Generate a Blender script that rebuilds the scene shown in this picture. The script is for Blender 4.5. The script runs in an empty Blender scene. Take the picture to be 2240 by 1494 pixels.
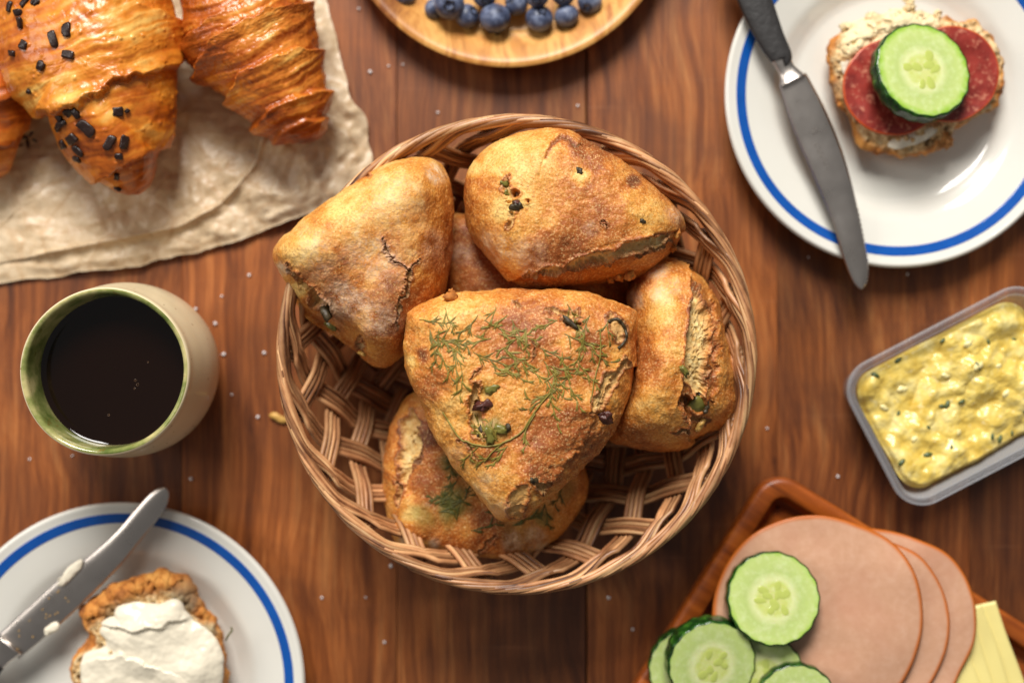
import bpy, math, random
import numpy as np
from mathutils import Vector, Matrix
from mathutils.bvhtree import BVHTree

# ------------------------------------------------------------------ camera, world, light
SC = bpy.context.scene
H = 0.70                      # camera height above the table (m)
S = 4000.0                    # photograph pixels per metre on the table
CX, CY = 1120.0, 747.0
cam = bpy.data.cameras.new('camera')
camo = bpy.data.objects.new('camera', cam)
SC.collection.objects.link(camo)
camo.location = (0, 0, H)
cam.sensor_width = 36.0
cam.lens = 36.0 * H / (2240 / S)
cam.clip_start, cam.clip_end = 0.05, 20
cam.dof.use_dof = True
cam.dof.focus_distance = H - 0.092
cam.dof.aperture_fstop = 2.9
SC.camera = camo

world = bpy.data.worlds.new('World')
SC.world = world
world.use_nodes = True
bg = world.node_tree.nodes['Background']
bg.inputs[0].default_value = (1.0, 0.97, 0.94, 1)
bg.inputs[1].default_value = 0.155

def area(name, loc, target, sx, sy, power, col):
    l = bpy.data.lights.new(name, 'AREA')
    l.shape = 'RECTANGLE'; l.size = sx; l.size_y = sy
    l.energy = power; l.color = col
    o = bpy.data.objects.new(name, l)
    o.location = loc
    d = Vector(target) - Vector(loc)
    o.rotation_euler = d.to_track_quat('-Z', 'Y').to_euler()
    SC.collection.objects.link(o)
    return o
area('window_light', (-0.25, 1.75, 1.75), (0, 0, 0), 1.0, 0.95, 92, (1.0, 0.965, 0.91))
area('side_fill_light', (-1.9, 0.5, 1.4), (0, 0, 0), 0.7, 0.8, 13, (1.0, 0.95, 0.88))  # secondary fill lamp added on the left, not a second window

SC.view_settings.view_transform = 'Standard'
SC.view_settings.look = 'None'
SC.view_settings.exposure = 0.0
SC.view_settings.gamma = 1.0
SC.cycles.use_denoising = True
SC.cycles.max_bounces = 6
SC.cycles.caustics_reflective = False
SC.cycles.caustics_refractive = False

C = SC.collection
PI = math.pi
rnd = random.Random(7)

def P(px, py, z=0.0):
    k = (H - z) / H / S
    return ((px - CX) * k, (CY - py) * k, z)

def Parr(a, z):
    a = np.asarray(a, float)
    k = (H - z) / H / S
    return np.stack([(a[:, 0] - CX) * k, (CY - a[:, 1]) * k], 1)

def to_px(V):
    k = H * S / (H - V[:, 2])
    return np.stack([V[:, 0] * k + CX, CY - V[:, 1] * k], 1)

# ------------------------------------------------------------------ numpy noise
_r = np.random.RandomState(3)
_perm = _r.permutation(512).astype(np.int64)
_grad = _r.normal(size=(512, 3)); _grad /= np.linalg.norm(_grad, axis=1)[:, None]

def _hash(i, j, k):
    return _perm[(_perm[(_perm[i & 511] + j) & 511] + k) & 511]

def pn(p):
    pi = np.floor(p).astype(np.int64); f = p - pi
    u = f * f * f * (f * (f * 6 - 15) + 10)
    out = 0
    for dx in (0, 1):
        wx = u[:, 0] if dx else 1 - u[:, 0]
        for dy in (0, 1):
            wy = u[:, 1] if dy else 1 - u[:, 1]
            for dz in (0, 1):
                wz = u[:, 2] if dz else 1 - u[:, 2]
                g = _grad[_hash(pi[:, 0] + dx, pi[:, 1] + dy, pi[:, 2] + dz)]
                d = (g * (f - np.array([dx, dy, dz]))).sum(1)
                out = out + wx * wy * wz * d
    return out * 1.5

def fbm(p, octv=4, lac=2.03, gain=0.5):
    a, s = 1.0, 0
    for o in range(octv):
        s = s + a * pn(p + 17.3 * o); p = p * lac; a *= gain
    return s

def ridged(p, octv=3):
    a, s = 1.0, 0
    for o in range(octv):
        s = s + a * (1 - 2 * np.abs(pn(p + 9.1 * o))); p = p * 2.1; a *= 0.5
    return s

def vor(p):
    pi = np.floor(p).astype(np.int64)
    f1 = np.full(len(p), 9.0); f2 = np.full(len(p), 9.0)
    for dx in (-1, 0, 1):
        for dy in (-1, 0, 1):
            for dz in (-1, 0, 1):
                c = pi + np.array([dx, dy, dz])
                h = _hash(c[:, 0], c[:, 1], c[:, 2])
                q = c + 0.5 + _grad[h] * 0.45
                d = np.linalg.norm(p - q, axis=1)
                n1 = d < f1
                f2 = np.where(n1, f1, np.minimum(f2, d)); f1 = np.where(n1, d, f1)
    return f1, f2

def sst(a, b, x):
    t = np.clip((x - a) / (b - a), 0, 1)
    return t * t * (3 - 2 * t)

def P3(p, sc, seed=0.0):            # 2-D points as 3-D noise coordinates
    return np.stack([p[:, 0] * sc, p[:, 1] * sc, np.full(len(p), seed)], 1)

# ------------------------------------------------------------------ objects
def make_mesh(name, V, F, mat, smooth=True, attrs=None):
    me = bpy.data.meshes.new(name)
    V = np.asarray(V, np.float32)
    if isinstance(F, np.ndarray):
        F = [F]
    if F and isinstance(F[0], np.ndarray):
        loops = np.concatenate([f.ravel() for f in F]).astype(np.int32)
        tot = np.concatenate([np.full(len(f), f.shape[1]) for f in F]).astype(np.int32)
    else:
        loops = np.array([i for f in F for i in f], np.int32)
        tot = np.array([len(f) for f in F], np.int32)
    start = np.concatenate([[0], np.cumsum(tot)[:-1]]).astype(np.int32)
    me.vertices.add(len(V)); me.vertices.foreach_set('co', V.ravel())
    me.loops.add(len(loops)); me.loops.foreach_set('vertex_index', loops)
    me.polygons.add(len(tot)); me.polygons.foreach_set('loop_start', start)
    me.polygons.foreach_set('loop_total', tot)
    me.polygons.foreach_set('use_smooth', np.full(len(tot), smooth, bool))
    if attrs:
        for k, a in attrs.items():
            at = me.attributes.new(k, 'FLOAT', 'POINT')
            at.data.foreach_set('value', np.asarray(a, np.float32))
    me.update(); me.validate()
    me.materials.append(mat)
    return me

def link(name, me, parent=None, loc=(0, 0, 0), rot=(0, 0, 0), scale=(1, 1, 1)):
    o = bpy.data.objects.new(name, me); C.objects.link(o)
    if parent is not None: o.parent = parent
    o.location = loc; o.rotation_euler = rot; o.scale = scale
    return o

def part(name, V, F, mat, parent=None, smooth=True, attrs=None):
    """mesh given in world coordinates under an un-rotated thing"""
    V = np.array(V, float)
    if parent is not None:
        V = V - np.array(parent.location)
    return link(name, make_mesh(name, V, F, mat, smooth, attrs), parent)

def thing(name, label, cat, loc=(0, 0, 0), group=None, rot=(0, 0, 0)):
    o = bpy.data.objects.new(name, None); C.objects.link(o)
    o.empty_display_size = 0.01
    o.location = loc; o.rotation_euler = rot
    o['label'] = label; o['category'] = cat
    if group: o['group'] = group
    return o

def tag(o, label, cat, group=None):
    o['label'] = label; o['category'] = cat
    if group: o['group'] = group
    return o

# ------------------------------------------------------------------ materials
class NT:
    def __init__(s, name):
        s.m = bpy.data.materials.new(name); s.m.use_nodes = True
        s.t = s.m.node_tree; s.n = s.t.nodes
        s.b = s.n['Principled BSDF']; s.out = s.n['Material Output']
        s.tc = s.n.new('ShaderNodeTexCoord')
    def new(s, typ, **kw):
        x = s.n.new(typ)
        for k, v in kw.items(): setattr(x, k, v)
        return x
    def L(s, a, b): s.t.links.new(a, b)
    def set(s, **kw):
        for k, v in kw.items():
            i = s.b.inputs[k.replace('_', ' ')]
            if hasattr(v, 'is_output') or isinstance(v, bpy.types.NodeSocket): s.L(v, i)
            else: i.default_value = (*v, 1) if isinstance(v, tuple) and len(v) == 3 and i.type == 'RGBA' else v
    def val(s, v, inp):
        if isinstance(v, bpy.types.NodeSocket): s.L(v, inp)
        else: inp.default_value = v
    def obj(s, scale=(1, 1, 1), offset_random=False, rot=(0, 0, 0)):
        m = s.new('ShaderNodeMapping'); m.inputs['Scale'].default_value = scale
        m.inputs['Rotation'].default_value = rot
        s.L(s.tc.outputs['Object'], m.inputs[0])
        if offset_random:
            oi = s.new('ShaderNodeObjectInfo')
            v = s.new('ShaderNodeVectorMath', operation='SCALE'); v.inputs[0].default_value = (7.3, 11.1, 5.7)
            s.L(oi.outputs['Random'], v.inputs['Scale']); s.L(v.outputs[0], m.inputs['Location'])
        return m.outputs[0]
    def noise(s, vec, scale, detail=4, rough=0.55, dist=0.0):
        x = s.new('ShaderNodeTexNoise'); s.L(vec, x.inputs['Vector'])
        x.inputs['Scale'].default_value = scale; x.inputs['Detail'].default_value = detail
        x.inputs['Roughness'].default_value = rough; x.inputs['Distortion'].default_value = dist
        return x.outputs['Fac']
    def voro(s, vec, scale, feature='F1', rand=1.0):
        x = s.new('ShaderNodeTexVoronoi', feature=feature); s.L(vec, x.inputs['Vector'])
        x.inputs['Scale'].default_value = scale; x.inputs['Randomness'].default_value = rand
        return x.outputs['Distance']
    def ramp(s, fac, stops, interp='LINEAR'):
        r = s.new('ShaderNodeValToRGB'); s.L(fac, r.inputs[0]); e = r.color_ramp.elements
        r.color_ramp.interpolation = interp
        while len(e) < len(stops): e.new(0.5)
        for el, (p, c) in zip(e, stops):
            el.position = p; el.color = (*c, 1) if len(c) == 3 else c
        return r.outputs[0]
    def mr(s, v, a, b, c=0.0, d=1.0):
        r = s.new('ShaderNodeMapRange'); s.L(v, r.inputs[0])
        for i, x in enumerate((a, b, c, d)): r.inputs[i + 1].default_value = x
        return r.outputs[0]
    def math(s, op, a, b=0.0, clamp=False):
        m = s.new('ShaderNodeMath', operation=op); m.use_clamp = clamp
        s.val(a, m.inputs[0]); s.val(b, m.inputs[1]); return m.outputs[0]
    def mix(s, f, a, b, mode='MIX'):
        m = s.new('ShaderNodeMix', data_type='RGBA', blend_type=mode)
        s.val(f, m.inputs[0])
        for v, i in ((a, 6), (b, 7)):
            if isinstance(v, bpy.types.NodeSocket): s.L(v, m.inputs[i])
            else: m.inputs[i].default_value = (*v, 1)
        return m.outputs[2]
    def attr(s, name):
        a = s.new('ShaderNodeAttribute'); a.attribute_name = name; return a.outputs['Fac']
    def bump(s, h, strength=0.5, dist=0.001, prev=None):
        b = s.new('ShaderNodeBump'); s.L(h, b.inputs['Height'])
        b.inputs['Strength'].default_value = strength; b.inputs['Distance'].default_value = dist
        if prev is not None: s.L(prev, b.inputs['Normal'])
        return b.outputs[0]

def rgb(r, g, b):                  # sRGB 0-255 -> linear
    f = lambda c: (c / 255 / 12.92) if c / 255 <= 0.04045 else ((c / 255 + 0.055) / 1.055) ** 2.4
    return (f(r), f(g), f(b))

def simple(name, col, rough=0.5, var=0.0, vscale=80, bump=0.0, bscale=300, **kw):
    t = NT(name)
    c = col
    v = t.obj()
    if var:
        n = t.noise(v, vscale, 4)
        c = t.mix(n, tuple(x * (1 - var) for x in col), tuple(min(1, x * (1 + var)) for x in col))
    t.set(Base_Color=c, Roughness=rough, **kw)
    if bump:
        t.set(Normal=t.bump(t.noise(v, bscale, 3), 0.6, bump))
    return t.m

def m_table():
    t = NT('table_wood')
    v = t.obj((1, 1, 1), True)
    warp = t.new('ShaderNodeTexNoise'); t.L(v, warp.inputs['Vector']); warp.inputs['Scale'].default_value = 5.5
    warp.inputs['Detail'].default_value = 2.5
    vm = t.new('ShaderNodeVectorMath', operation='MULTIPLY_ADD')
    t.L(warp.outputs['Color'], vm.inputs[0]); vm.inputs[1].default_value = (0.075, 0.4, 0); t.L(v, vm.inputs[2])
    mp = t.new('ShaderNodeMapping'); mp.inputs['Scale'].default_value = (1, 0.07, 1); t.L(vm.outputs[0], mp.inputs[0])
    rings = t.noise(mp.outputs[0], 105, 6, 0.70)
    mp2 = t.new('ShaderNodeMapping'); mp2.inputs['Scale'].default_value = (1, 0.035, 1); t.L(v, mp2.inputs[0])
    fine = t.noise(mp2.outputs[0], 420, 4, 0.7)
    big = t.noise(v, 9, 4, 0.6, 0.6)
    c = t.ramp(rings, [(0.28, rgb(72, 34, 12)), (0.42, rgb(134, 72, 30)), (0.54, rgb(170, 98, 46)), (0.72, rgb(206, 136, 76))])
    c = t.mix(t.mr(fine, 0.42, 0.62, 0.0, 0.45), c, rgb(84, 40, 18))
    c = t.mix(t.mr(big, 0.38, 0.66, 0.0, 0.75), c, t.mix(0.62, c, rgb(54, 25, 13)))
    # knots
    k = t.noise(v, 4.2, 2, 0.5, 0.3)
    c = t.mix(t.mr(k, 0.50, 0.66, 0.0, 0.80), c, t.mix(0.72, c, rgb(34, 15, 7)))
    # fine cross scratches
    sc = t.new('ShaderNodeMapping'); sc.inputs['Scale'].default_value = (0.05, 1, 1); sc.inputs['Rotation'].default_value = (0, 0, 0.12)
    t.L(v, sc.inputs[0])
    s = t.noise(sc.outputs[0], 260, 2, 0.5)
    c = t.mix(t.mr(s, 0.66, 0.78, 0.0, 0.12), c, rgb(170, 115, 80))
    oi = t.new('ShaderNodeObjectInfo')
    hs = t.new('ShaderNodeHueSaturation'); t.L(c, hs.inputs['Color'])
    t.L(t.mr(oi.outputs['Random'], 0, 1, 0.92, 1.10), hs.inputs['Value'])
    t.set(Base_Color=hs.outputs[0], Roughness=t.mr(big, 0.3, 0.7, 0.36, 0.5))
    t.b.inputs['Specular IOR Level'].default_value = 0.45
    t.set(Normal=t.bump(fine, 0.35, 0.0004, t.bump(rings, 0.2, 0.0008)))
    return t.m

def m_bread(name='bread_crust', gold=1.0, brown=0.0):
    t = NT(name)
    v = t.obj((1, 1, 1))
    n1 = t.noise(v, 24, 6, 0.62)
    n2 = t.noise(v, 150, 4, 0.65)
    n3 = t.noise(v, 900, 3, 0.7)
    f = t.math('ADD', t.math('MULTIPLY', n1, 0.62), t.math('MULTIPLY', n2, 0.38))
    f = t.math('ADD', f, t.math('MULTIPLY', t.attr('pale'), 0.22))
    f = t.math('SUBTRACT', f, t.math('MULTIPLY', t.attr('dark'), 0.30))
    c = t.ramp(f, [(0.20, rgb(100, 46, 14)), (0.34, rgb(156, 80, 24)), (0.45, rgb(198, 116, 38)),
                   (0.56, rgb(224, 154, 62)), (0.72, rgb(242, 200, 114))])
    # fine light blisters and darker pits of a crackled crust
    vs = t.voro(v, 620)
    c = t.mix(t.math('MULTIPLY', t.mr(vs, 0.30, 0.12, 0, 1), t.mr(n2, 0.42, 0.62, 0, 0.75)), c, rgb(240, 200, 135))
    c = t.mix(t.mr(n3, 0.50, 0.64, 0.0, 0.50), c, rgb(146, 72, 22))
    c = t.mix(t.mr(n3, 0.47, 0.34, 0.0, 0.50), c, rgb(242, 206, 146))
    # green dill stain
    c = t.mix(t.math('MULTIPLY', t.attr('green'), 0.75), c, rgb(96, 98, 32))
    # crumb
    ch = t.noise(v, 300, 5, 0.7)
    cc = t.ramp(ch, [(0.30, rgb(190, 140, 72)), (0.46, rgb(226, 188, 118)), (0.62, rgb(244, 222, 162))])
    cc = t.mix(t.mr(n2, 0.50, 0.68, 0.0, 0.7), cc, rgb(205, 138, 62))
    c = t.mix(t.attr('crumb'), c, cc)
    # deep tears
    c = t.mix(t.attr('pit'), c, rgb(104, 66, 32))
    # flour
    fl = t.math('MULTIPLY', t.math('ADD', t.attr('flour'), 0.05), t.mr(t.math('ADD', t.math('MULTIPLY', n2, 0.5), t.math('MULTIPLY', n3, 0.5)), 0.42, 0.60, 0, 1), True)
    c = t.mix(t.math('MULTIPLY', fl, 0.8), c, rgb(238, 214, 184))
    h = t.math('ADD', t.math('MULTIPLY', n3, 0.75), t.math('MULTIPLY', n2, 0.3))
    h = t.math('SUBTRACT', h, t.math('MULTIPLY', vs, 0.3))
    t.set(Base_Color=c, Roughness=t.mr(t.attr('crumb'), 0, 1, 0.46, 0.8), Normal=t.bump(h, 0.6, 0.0009))
    t.b.inputs['Specular IOR Level'].default_value = 0.40
    t.b.inputs['Subsurface Weight'].default_value = 0.0
    return t.m

def m_crumb():
    t = NT('bread_crumb')
    v = t.obj()
    ch = t.noise(v, 260, 5, 0.7); n2 = t.noise(v, 110, 4, 0.6)
    cc = t.ramp(ch, [(0.30, rgb(150, 104, 60)), (0.45, rgb(205, 165, 110)), (0.62, rgb(240, 216, 168))])
    crust = t.ramp(n2, [(0.3, rgb(130, 72, 26)), (0.5, rgb(196, 122, 48)), (0.7, rgb(226, 162, 80))])
    c = t.mix(t.attr('crumb'), crust, cc)
    c = t.mix(t.math('MULTIPLY', t.attr('green'), 1.0), c, rgb(118, 108, 84))
    c = t.mix(t.attr('pit'), c, rgb(92, 60, 30))
    c = t.mix(t.attr('pale'), c, rgb(246, 228, 184))
    t.set(Base_Color=c, Roughness=0.75, Normal=t.bump(ch, 0.8, 0.0015))
    return t.m

def m_croissant(name, a, b, d):
    t = NT(name)
    v = t.obj()
    n1 = t.noise(v, 45, 5, 0.6); n2 = t.noise(v, 240, 4, 0.65)
    st = t.attr('streak')
    f = t.math('ADD', t.math('MULTIPLY', n1, 0.55), t.math('MULTIPLY', st, 0.30))
    f = t.math('ADD', f, t.math('MULTIPLY', n2, 0.20))
    f = t.math('SUBTRACT', f, t.math('MULTIPLY', t.attr('dark'), 0.25))
    f = t.math('ADD', f, t.math('MULTIPLY', t.attr('pale'), 0.28))
    c = t.ramp(f, [(0.22, d), (0.42, b), (0.62, a), (0.82, rgb(240, 190, 100))])
    t.set(Base_Color=c, Roughness=t.mr(n2, 0.3, 0.7, 0.26, 0.42), Normal=t.bump(t.math('ADD', n2, t.math('MULTIPLY', st, 0.6)), 0.30, 0.0007))
    t.b.inputs['Specular IOR Level'].default_value = 0.55
    t.b.inputs['Coat Weight'].default_value = 0.10
    t.b.inputs['Coat Roughness'].default_value = 0.2
    return t.m

def m_reed():
    t = NT('wicker_reed')
    v = t.obj((1, 1, 1))
    oi = t.new('ShaderNodeObjectInfo')
    st = t.attr('streak')
    n = t.noise(v, 90, 4, 0.6)
    f = t.math('ADD', t.math('MULTIPLY', st, 0.55), t.math('MULTIPLY', n, 0.45))
    c = t.ramp(f, [(0.24, rgb(92, 54, 32)), (0.40, rgb(160, 108, 70)), (0.56, rgb(200, 146, 100)), (0.78, rgb(228, 184, 132))])
    hs = t.new('ShaderNodeHueSaturation'); t.L(c, hs.inputs['Color'])
    t.L(t.mr(oi.outputs['Random'], 0, 1, 0.60, 1.15), hs.inputs['Value'])
    t.set(Base_Color=hs.outputs[0], Roughness=0.42, Normal=t.bump(st, 0.4, 0.0005))
    return t.m

def m_paper():
    t = NT('baking_paper')
    v = t.obj()
    n = t.noise(v, 22, 5, 0.6); n2 = t.noise(v, 160, 4, 0.65)
    f = t.math('ADD', t.math('MULTIPLY', n, 0.6), t.math('MULTIPLY', n2, 0.4))
    c = t.ramp(f, [(0.3, rgb(188, 162, 126)), (0.5, rgb(208, 185, 152)), (0.7, rgb(222, 204, 176))])
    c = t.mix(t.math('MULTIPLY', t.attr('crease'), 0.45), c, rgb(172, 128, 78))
    nrm_ = None
    for sc_, dist_ in ((34, 0.0050), (80, 0.0026), (170, 0.0011)):
        wn = t.new('ShaderNodeTexNoise'); t.L(v, wn.inputs['Vector']); wn.inputs['Scale'].default_value = 18
        wv = t.new('ShaderNodeVectorMath', operation='MULTIPLY_ADD'); t.L(wn.outputs['Color'], wv.inputs[0])
        wv.inputs[1].default_value = (0.012, 0.012, 0.0); t.L(v, wv.inputs[2])
        vo = t.new('ShaderNodeTexVoronoi'); vo.voronoi_dimensions = '2D'; t.L(wv.outputs[0], vo.inputs['Vector']); vo.inputs['Scale'].default_value = sc_
        cc = t.new('ShaderNodeVectorMath', operation='SUBTRACT'); t.L(vo.outputs['Color'], cc.inputs[0]); cc.inputs[1].default_value = (0.5, 0.5, 0.5)
        dd = t.new('ShaderNodeVectorMath', operation='SUBTRACT'); t.L(wv.outputs[0], dd.inputs[0]); t.L(vo.outputs['Position'], dd.inputs[1])
        dt = t.new('ShaderNodeVectorMath', operation='DOT_PRODUCT'); t.L(cc.outputs[0], dt.inputs[0]); t.L(dd.outputs[0], dt.inputs[1])
        hh = t.math('MULTIPLY', dt.outputs['Value'], float(sc_))
        nrm_ = t.bump(hh, 0.75, dist_, nrm_)
    t.set(Base_Color=c, Roughness=0.42, Normal=nrm_)
    return t.m

def m_plate():
    t = NT('glazed_ceramic')
    v = t.obj()
    n = t.noise(v, 30, 3)
    sep = t.new('ShaderNodeSeparateXYZ'); t.L(t.tc.outputs['Object'], sep.inputs[0])
    c = t.mix(n, rgb(220, 217, 207), rgb(228, 226, 218))
    t.set(Base_Color=c, Roughness=0.12)
    t.b.inputs['Coat Weight'].default_value = 0.4
    t.b.inputs['Coat Roughness'].default_value = 0.05
    return t.m

def m_blue():
    t = NT('blue_glaze')
    v = t.obj(); n = t.noise(v, 90, 4)
    t.set(Base_Color=t.mix(n, rgb(14, 70, 150), rgb(24, 92, 178)), Roughness=0.13)
    return t.m

def m_orangewood():
    t = NT('tray_wood')
    v = t.obj((1, 1, 1))
    mp = t.new('ShaderNodeMapping'); mp.inputs['Scale'].default_value = (0.06, 1, 1); t.L(v, mp.inputs[0])
    g = t.noise(mp.outputs[0], 130, 5, 0.65, 0.4)
    big = t.noise(v, 35, 3)
    c = t.ramp(g, [(0.3, rgb(92, 40, 12)), (0.5, rgb(168, 84, 26)), (0.7, rgb(196, 108, 40))])
    c = t.mix(t.mr(big, 0.45, 0.7, 0, 0.5), c, rgb(104, 46, 14))
    t.set(Base_Color=c, Roughness=0.38, Normal=t.bump(g, 0.3, 0.0006))
    return t.m

def m_paleplate():
    t = NT('olive_wood')
    v = t.obj()
    mp = t.new('ShaderNodeMapping'); mp.inputs['Scale'].default_value = (1, 0.25, 1); mp.inputs['Rotation'].default_value = (0, 0, 0.3)
    t.L(v, mp.inputs[0])
    g = t.noise(mp.outputs[0], 60, 5, 0.6, 1.2)
    c = t.ramp(g, [(0.30, rgb(134, 78, 34)), (0.44, rgb(196, 134, 66)), (0.56, rgb(220, 166, 92)), (0.70, rgb(172, 106, 50))])
    t.set(Base_Color=c, Roughness=0.4)
    return t.m

def m_berry():
    t = NT('blueberry_skin')
    v = t.obj((1, 1, 1), True)
    n = t.noise(v, 130, 4, 0.6); n2 = t.noise(v, 420, 3)
    c = t.ramp(t.math('ADD', t.math('MULTIPLY', n, 0.75), t.math('MULTIPLY', n2, 0.25)),
               [(0.34, rgb(34, 38, 56)), (0.5, rgb(78, 88, 116)), (0.66, rgb(136, 146, 170))])
    t.set(Base_Color=c, Roughness=t.mr(n, 0.3, 0.7, 0.35, 0.6))
    return t.m

def m_cuke_flesh():
    t = NT('cucumber_flesh')
    sep = t.new('ShaderNodeVectorMath', operation='LENGTH')
    mp = t.new('ShaderNodeMapping'); mp.inputs['Scale'].default_value = (1, 1, 0); t.L(t.tc.outputs['Object'], mp.inputs[0])
    t.L(mp.outputs[0], sep.inputs[0])
    v = t.obj(); n = t.noise(v, 300, 4, 0.6); n0 = t.noise(v, 90, 3)
    r = t.math('ADD', sep.outputs['Value'], t.math('MULTIPLY', t.math('SUBTRACT', n0, 0.5), 0.004))
    r = t.math('DIVIDE', r, 0.026)
    c = t.ramp(r, [(0.0, rgb(208, 212, 140)), (0.30, rgb(196, 206, 112)), (0.40, rgb(214, 220, 160)), (0.55, rgb(182, 200, 122)),
                   (0.82, rgb(190, 208, 126)), (0.91, rgb(160, 196, 74)), (1.0, rgb(70, 128, 24))])
    c = t.mix(t.mr(n, 0.45, 0.7, 0, 0.35), c, rgb(226, 234, 190))
    t.set(Base_Color=c, Roughness=0.28, Normal=t.bump(n, 0.4, 0.0006))
    t.b.inputs['Subsurface Weight'].default_value = 0.25
    t.b.inputs['Subsurface Radius'].default_value = (0.6, 1.0, 0.3)
    t.b.inputs['Subsurface Scale'].default_value = 0.002
    return t.m

def m_rind():
    t = NT('cucumber_rind')
    v = t.obj(); n = t.noise(v, 240, 3)
    t.set(Base_Color=t.ramp(n, [(0.35, rgb(16, 40, 14)), (0.55, rgb(30, 72, 20)), (0.75, rgb(70, 120, 36))]), Roughness=0.22,
          Normal=t.bump(n, 0.5, 0.001))
    return t.m

def m_salami():
    t = NT('salami_meat')
    v = t.obj()
    a = t.noise(v, 330, 4, 0.6, 0.4); b = t.noise(v, 120, 3)
    f = t.mr(a, 0.53, 0.66, 0, 0.85)
    c = t.ramp(b, [(0.35, rgb(118, 34, 28)), (0.65, rgb(158, 56, 46))])
    c = t.mix(f, c, rgb(196, 122, 98))
    t.set(Base_Color=c, Roughness=0.32, Normal=t.bump(a, 0.4, 0.0005))
    return t.m

def m_ham():
    t = NT('ham_meat')
    v = t.obj()
    a = t.noise(v, 240, 5, 0.65); b = t.noise(v, 40, 3)
    c = t.ramp(a, [(0.25, rgb(200, 153, 122)), (0.5, rgb(207, 160, 130)), (0.75, rgb(214, 170, 142))])
    c = t.mix(t.mr(b, 0.45, 0.7, 0, 0.45), c, rgb(190, 134, 108))
    c = t.mix(t.attr('edge'), c, rgb(198, 104, 30))
    t.set(Base_Color=c, Roughness=0.3, Normal=t.bump(a, 0.25, 0.0005))
    return t.m

def m_metal():
    t = NT('knife_steel')
    v = t.obj((1, 1, 1)); n = t.noise(v, 60, 4); n2 = t.noise(v, 900, 2)
    t.set(Base_Color=t.mix(n, rgb(196, 188, 180), rgb(210, 202, 196)), Metallic=1.0, Roughness=t.mr(n, 0.3, 0.7, 0.26, 0.32),
          Normal=t.bump(n2, 0.08, 0.0003))
    return t.m

def m_salad():
    t = NT('egg_salad_mass')
    v = t.obj(); a = t.noise(v, 95, 5, 0.6); b = t.noise(v, 300, 4)
    c = t.ramp(a, [(0.3, rgb(210, 174, 70)), (0.5, rgb(228, 200, 104)), (0.68, rgb(242, 224, 150))])
    c = t.mix(t.mr(b, 0.6, 0.75, 0, 0.5), c, rgb(246, 238, 200))
    t.set(Base_Color=c, Roughness=0.25, Normal=t.bump(a, 0.2, 0.0006))
    return t.m

def m_plastic():
    t = NT('clear_plastic')
    t.set(Base_Color=rgb(240, 240, 242), Roughness=0.12)
    tr = t.new('ShaderNodeBsdfTransparent'); tr.inputs[0].default_value = (0.93, 0.94, 0.96, 1)
    fr = t.new('ShaderNodeLayerWeight'); fr.inputs[0].default_value = 0.35
    mx = t.new('ShaderNodeMixShader')
    t.L(t.mr(fr.outputs['Facing'], 0, 1, 0.05, 0.42), mx.inputs[0])
    t.L(tr.outputs[0], mx.inputs[1]); t.L(t.b.outputs[0], mx.inputs[2]); t.L(mx.outputs[0], t.out.inputs['Surface'])
    return t.m

def m_mug_out():
    t = NT('speckled_stoneware')
    v = t.obj(); n = t.noise(v, 40, 4); s = t.voro(v, 160)
    c = t.mix(n, rgb(220, 200, 158), rgb(234, 220, 186))
    c = t.mix(t.mr(s, 0.10, 0.05, 0, 1), c, rgb(120, 70, 30))
    pk = t.noise(v, 55, 2)
    c = t.mix(t.mr(pk, 0.70, 0.74, 0, 0.6), c, rgb(190, 110, 96))
    t.set(Base_Color=c, Roughness=0.22)
    return t.m

def m_mug_in():
    t = NT('green_glaze')
    v = t.obj(); n = t.noise(v, 60, 4, 0.6); s = t.noise(v, 260, 3)
    sep = t.new('ShaderNodeSeparateXYZ'); t.L(t.tc.outputs['Object'], sep.inputs[0])
    c = t.ramp(n, [(0.32, rgb(92, 104, 48)), (0.46, rgb(138, 142, 82)), (0.62, rgb(200, 186, 130))])
    c = t.mix(t.mr(s, 0.62, 0.7, 0, 0.6), c, rgb(120, 84, 30))
    t.set(Base_Color=c, Roughness=0.15)
    return t.m

def m_choc():
    t = NT('dark_chocolate')
    v = t.obj(); n = t.noise(v, 500, 3)
    t.set(Base_Color=t.mix(n, rgb(24, 14, 12), rgb(52, 30, 24)), Roughness=0.35, Normal=t.bump(n, 0.4, 0.0006))
    return t.m

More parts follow.
